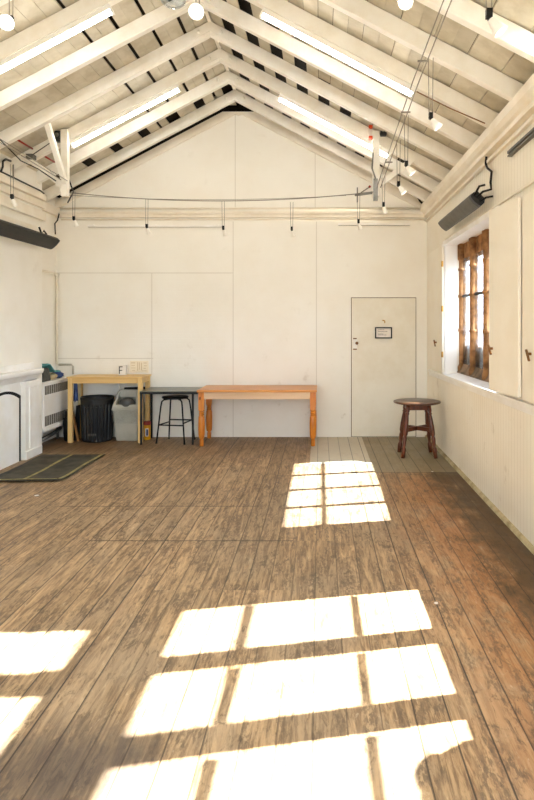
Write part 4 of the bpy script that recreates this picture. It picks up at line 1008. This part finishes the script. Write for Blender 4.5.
# ------------------------------------------------------------------ scraps on the floor
def scrap(x, y, s, label):
    b = BM(); a = random.random() * 3
    pts = [(x + s * math.cos(a + k * 1.25) * random.uniform(0.7, 1.2), y + s * math.sin(a + k * 1.25) * random.uniform(0.7, 1.2)) for k in range(5)]
    prism(b, pts, 'Z', 0.0005, 0.004); tag(obj('paper_scrap', b, M['paper']), label, 'scrap', 'white scraps on the floor')
scrap(-2.69, 5.94, 0.022, 'white paper scrap on the floorboards in front of the hearth mat')
scrap(1.24, 6.9, 0.015, 'white paper scrap on the floor in front of the dark round table')
scrap(0.68, 3.66, 0.014, 'white paper scrap on the orange boards right of the large sunlit patches')

# ------------------------------------------------------------------ camera
cam = bpy.data.cameras.new('camera'); co = bpy.data.objects.new('camera', cam); COL.objects.link(co)
co.location = (0, 0, 1.64); co.rotation_euler = (PI / 2, 0, 0)
F = 625.5
cam.sensor_fit = 'AUTO'; cam.sensor_width = 36.0; cam.lens = F / 800 * 36.0
cam.shift_x = (267 - 320) / 800.0; cam.shift_y = -(400 - 323) / 800.0
cam.clip_start = 0.05; cam.clip_end = 200
S.camera = co

# ------------------------------------------------------------------ light
sun = bpy.data.lights.new('sun', 'SUN'); so = bpy.data.objects.new('sun', sun); COL.objects.link(so)
sun.energy = 32.0; sun.angle = math.radians(0.7); sun.color = (1.0, 0.988, 0.955)
so.rotation_euler = Vector((-1, -0.21, -1.136)).to_track_quat('-Z', 'Y').to_euler()
so.location = (6, 4, 8)
w = bpy.data.worlds.new('sky'); S.world = w; w.use_nodes = True
nt = w.node_tree; nt.nodes.clear()
wo = nt.nodes.new('ShaderNodeOutputWorld'); bg = nt.nodes.new('ShaderNodeBackground'); nt.links.new(bg.outputs[0], wo.inputs[0])
tc = nt.nodes.new('ShaderNodeTexCoord'); sp = nt.nodes.new('ShaderNodeSeparateXYZ'); nt.links.new(tc.outputs['Generated'], sp.inputs[0])
rp = nt.nodes.new('ShaderNodeValToRGB'); mr = nt.nodes.new('ShaderNodeMapRange'); nt.links.new(sp.outputs[2], mr.inputs[0]); mr.inputs[1].default_value = -1; mr.inputs[2].default_value = 1
nt.links.new(mr.outputs[0], rp.inputs[0]); nt.links.new(rp.outputs[0], bg.inputs[0])
e = rp.color_ramp.elements; e[0].position = 0.47; e[0].color = (0.42, 0.40, 0.36, 1); e[1].position = 0.52; e[1].color = (0.84, 0.925, 1.0, 1)
bg.inputs[1].default_value = 5.2
# daylight portals in the large windows behind the camera
def portal(loc, rot, sx, sy):
    l = bpy.data.lights.new('window_daylight', 'AREA'); l.shape = 'RECTANGLE'; l.size = sx; l.size_y = sy; l.cycles.is_portal = True
    o = bpy.data.objects.new('window_daylight', l); COL.objects.link(o); o.location = loc; o.rotation_euler = rot
for (xa, xb) in FW: portal(((xa + xb) / 2, YF - 0.2, 1.92), (PI / 2, 0, 0), xb - xa, 2.35)
portal((1.80, -0.6, 1.8), (0, -PI / 2, 0) if False else (0, PI / 2, 0), 1.6, 2.6)
portal((1.80, 3.1, 2.0), (0, PI / 2, 0), 2.0, 1.95)
portal((1.81, 6.56, 1.8), (0, PI / 2, 0), 1.4, 2.36)

S.view_settings.view_transform = 'Standard'; S.view_settings.look = 'None'
S.view_settings.gamma = 1.0; S.view_settings.use_curve_mapping = False; S.view_settings.exposure = 1.47
S.cycles.max_bounces = 12; S.cycles.diffuse_bounces = 8; S.cycles.transparent_max_bounces = 16
S.cycles.sample_clamp_indirect = 8.0
S.cycles.use_denoising = True
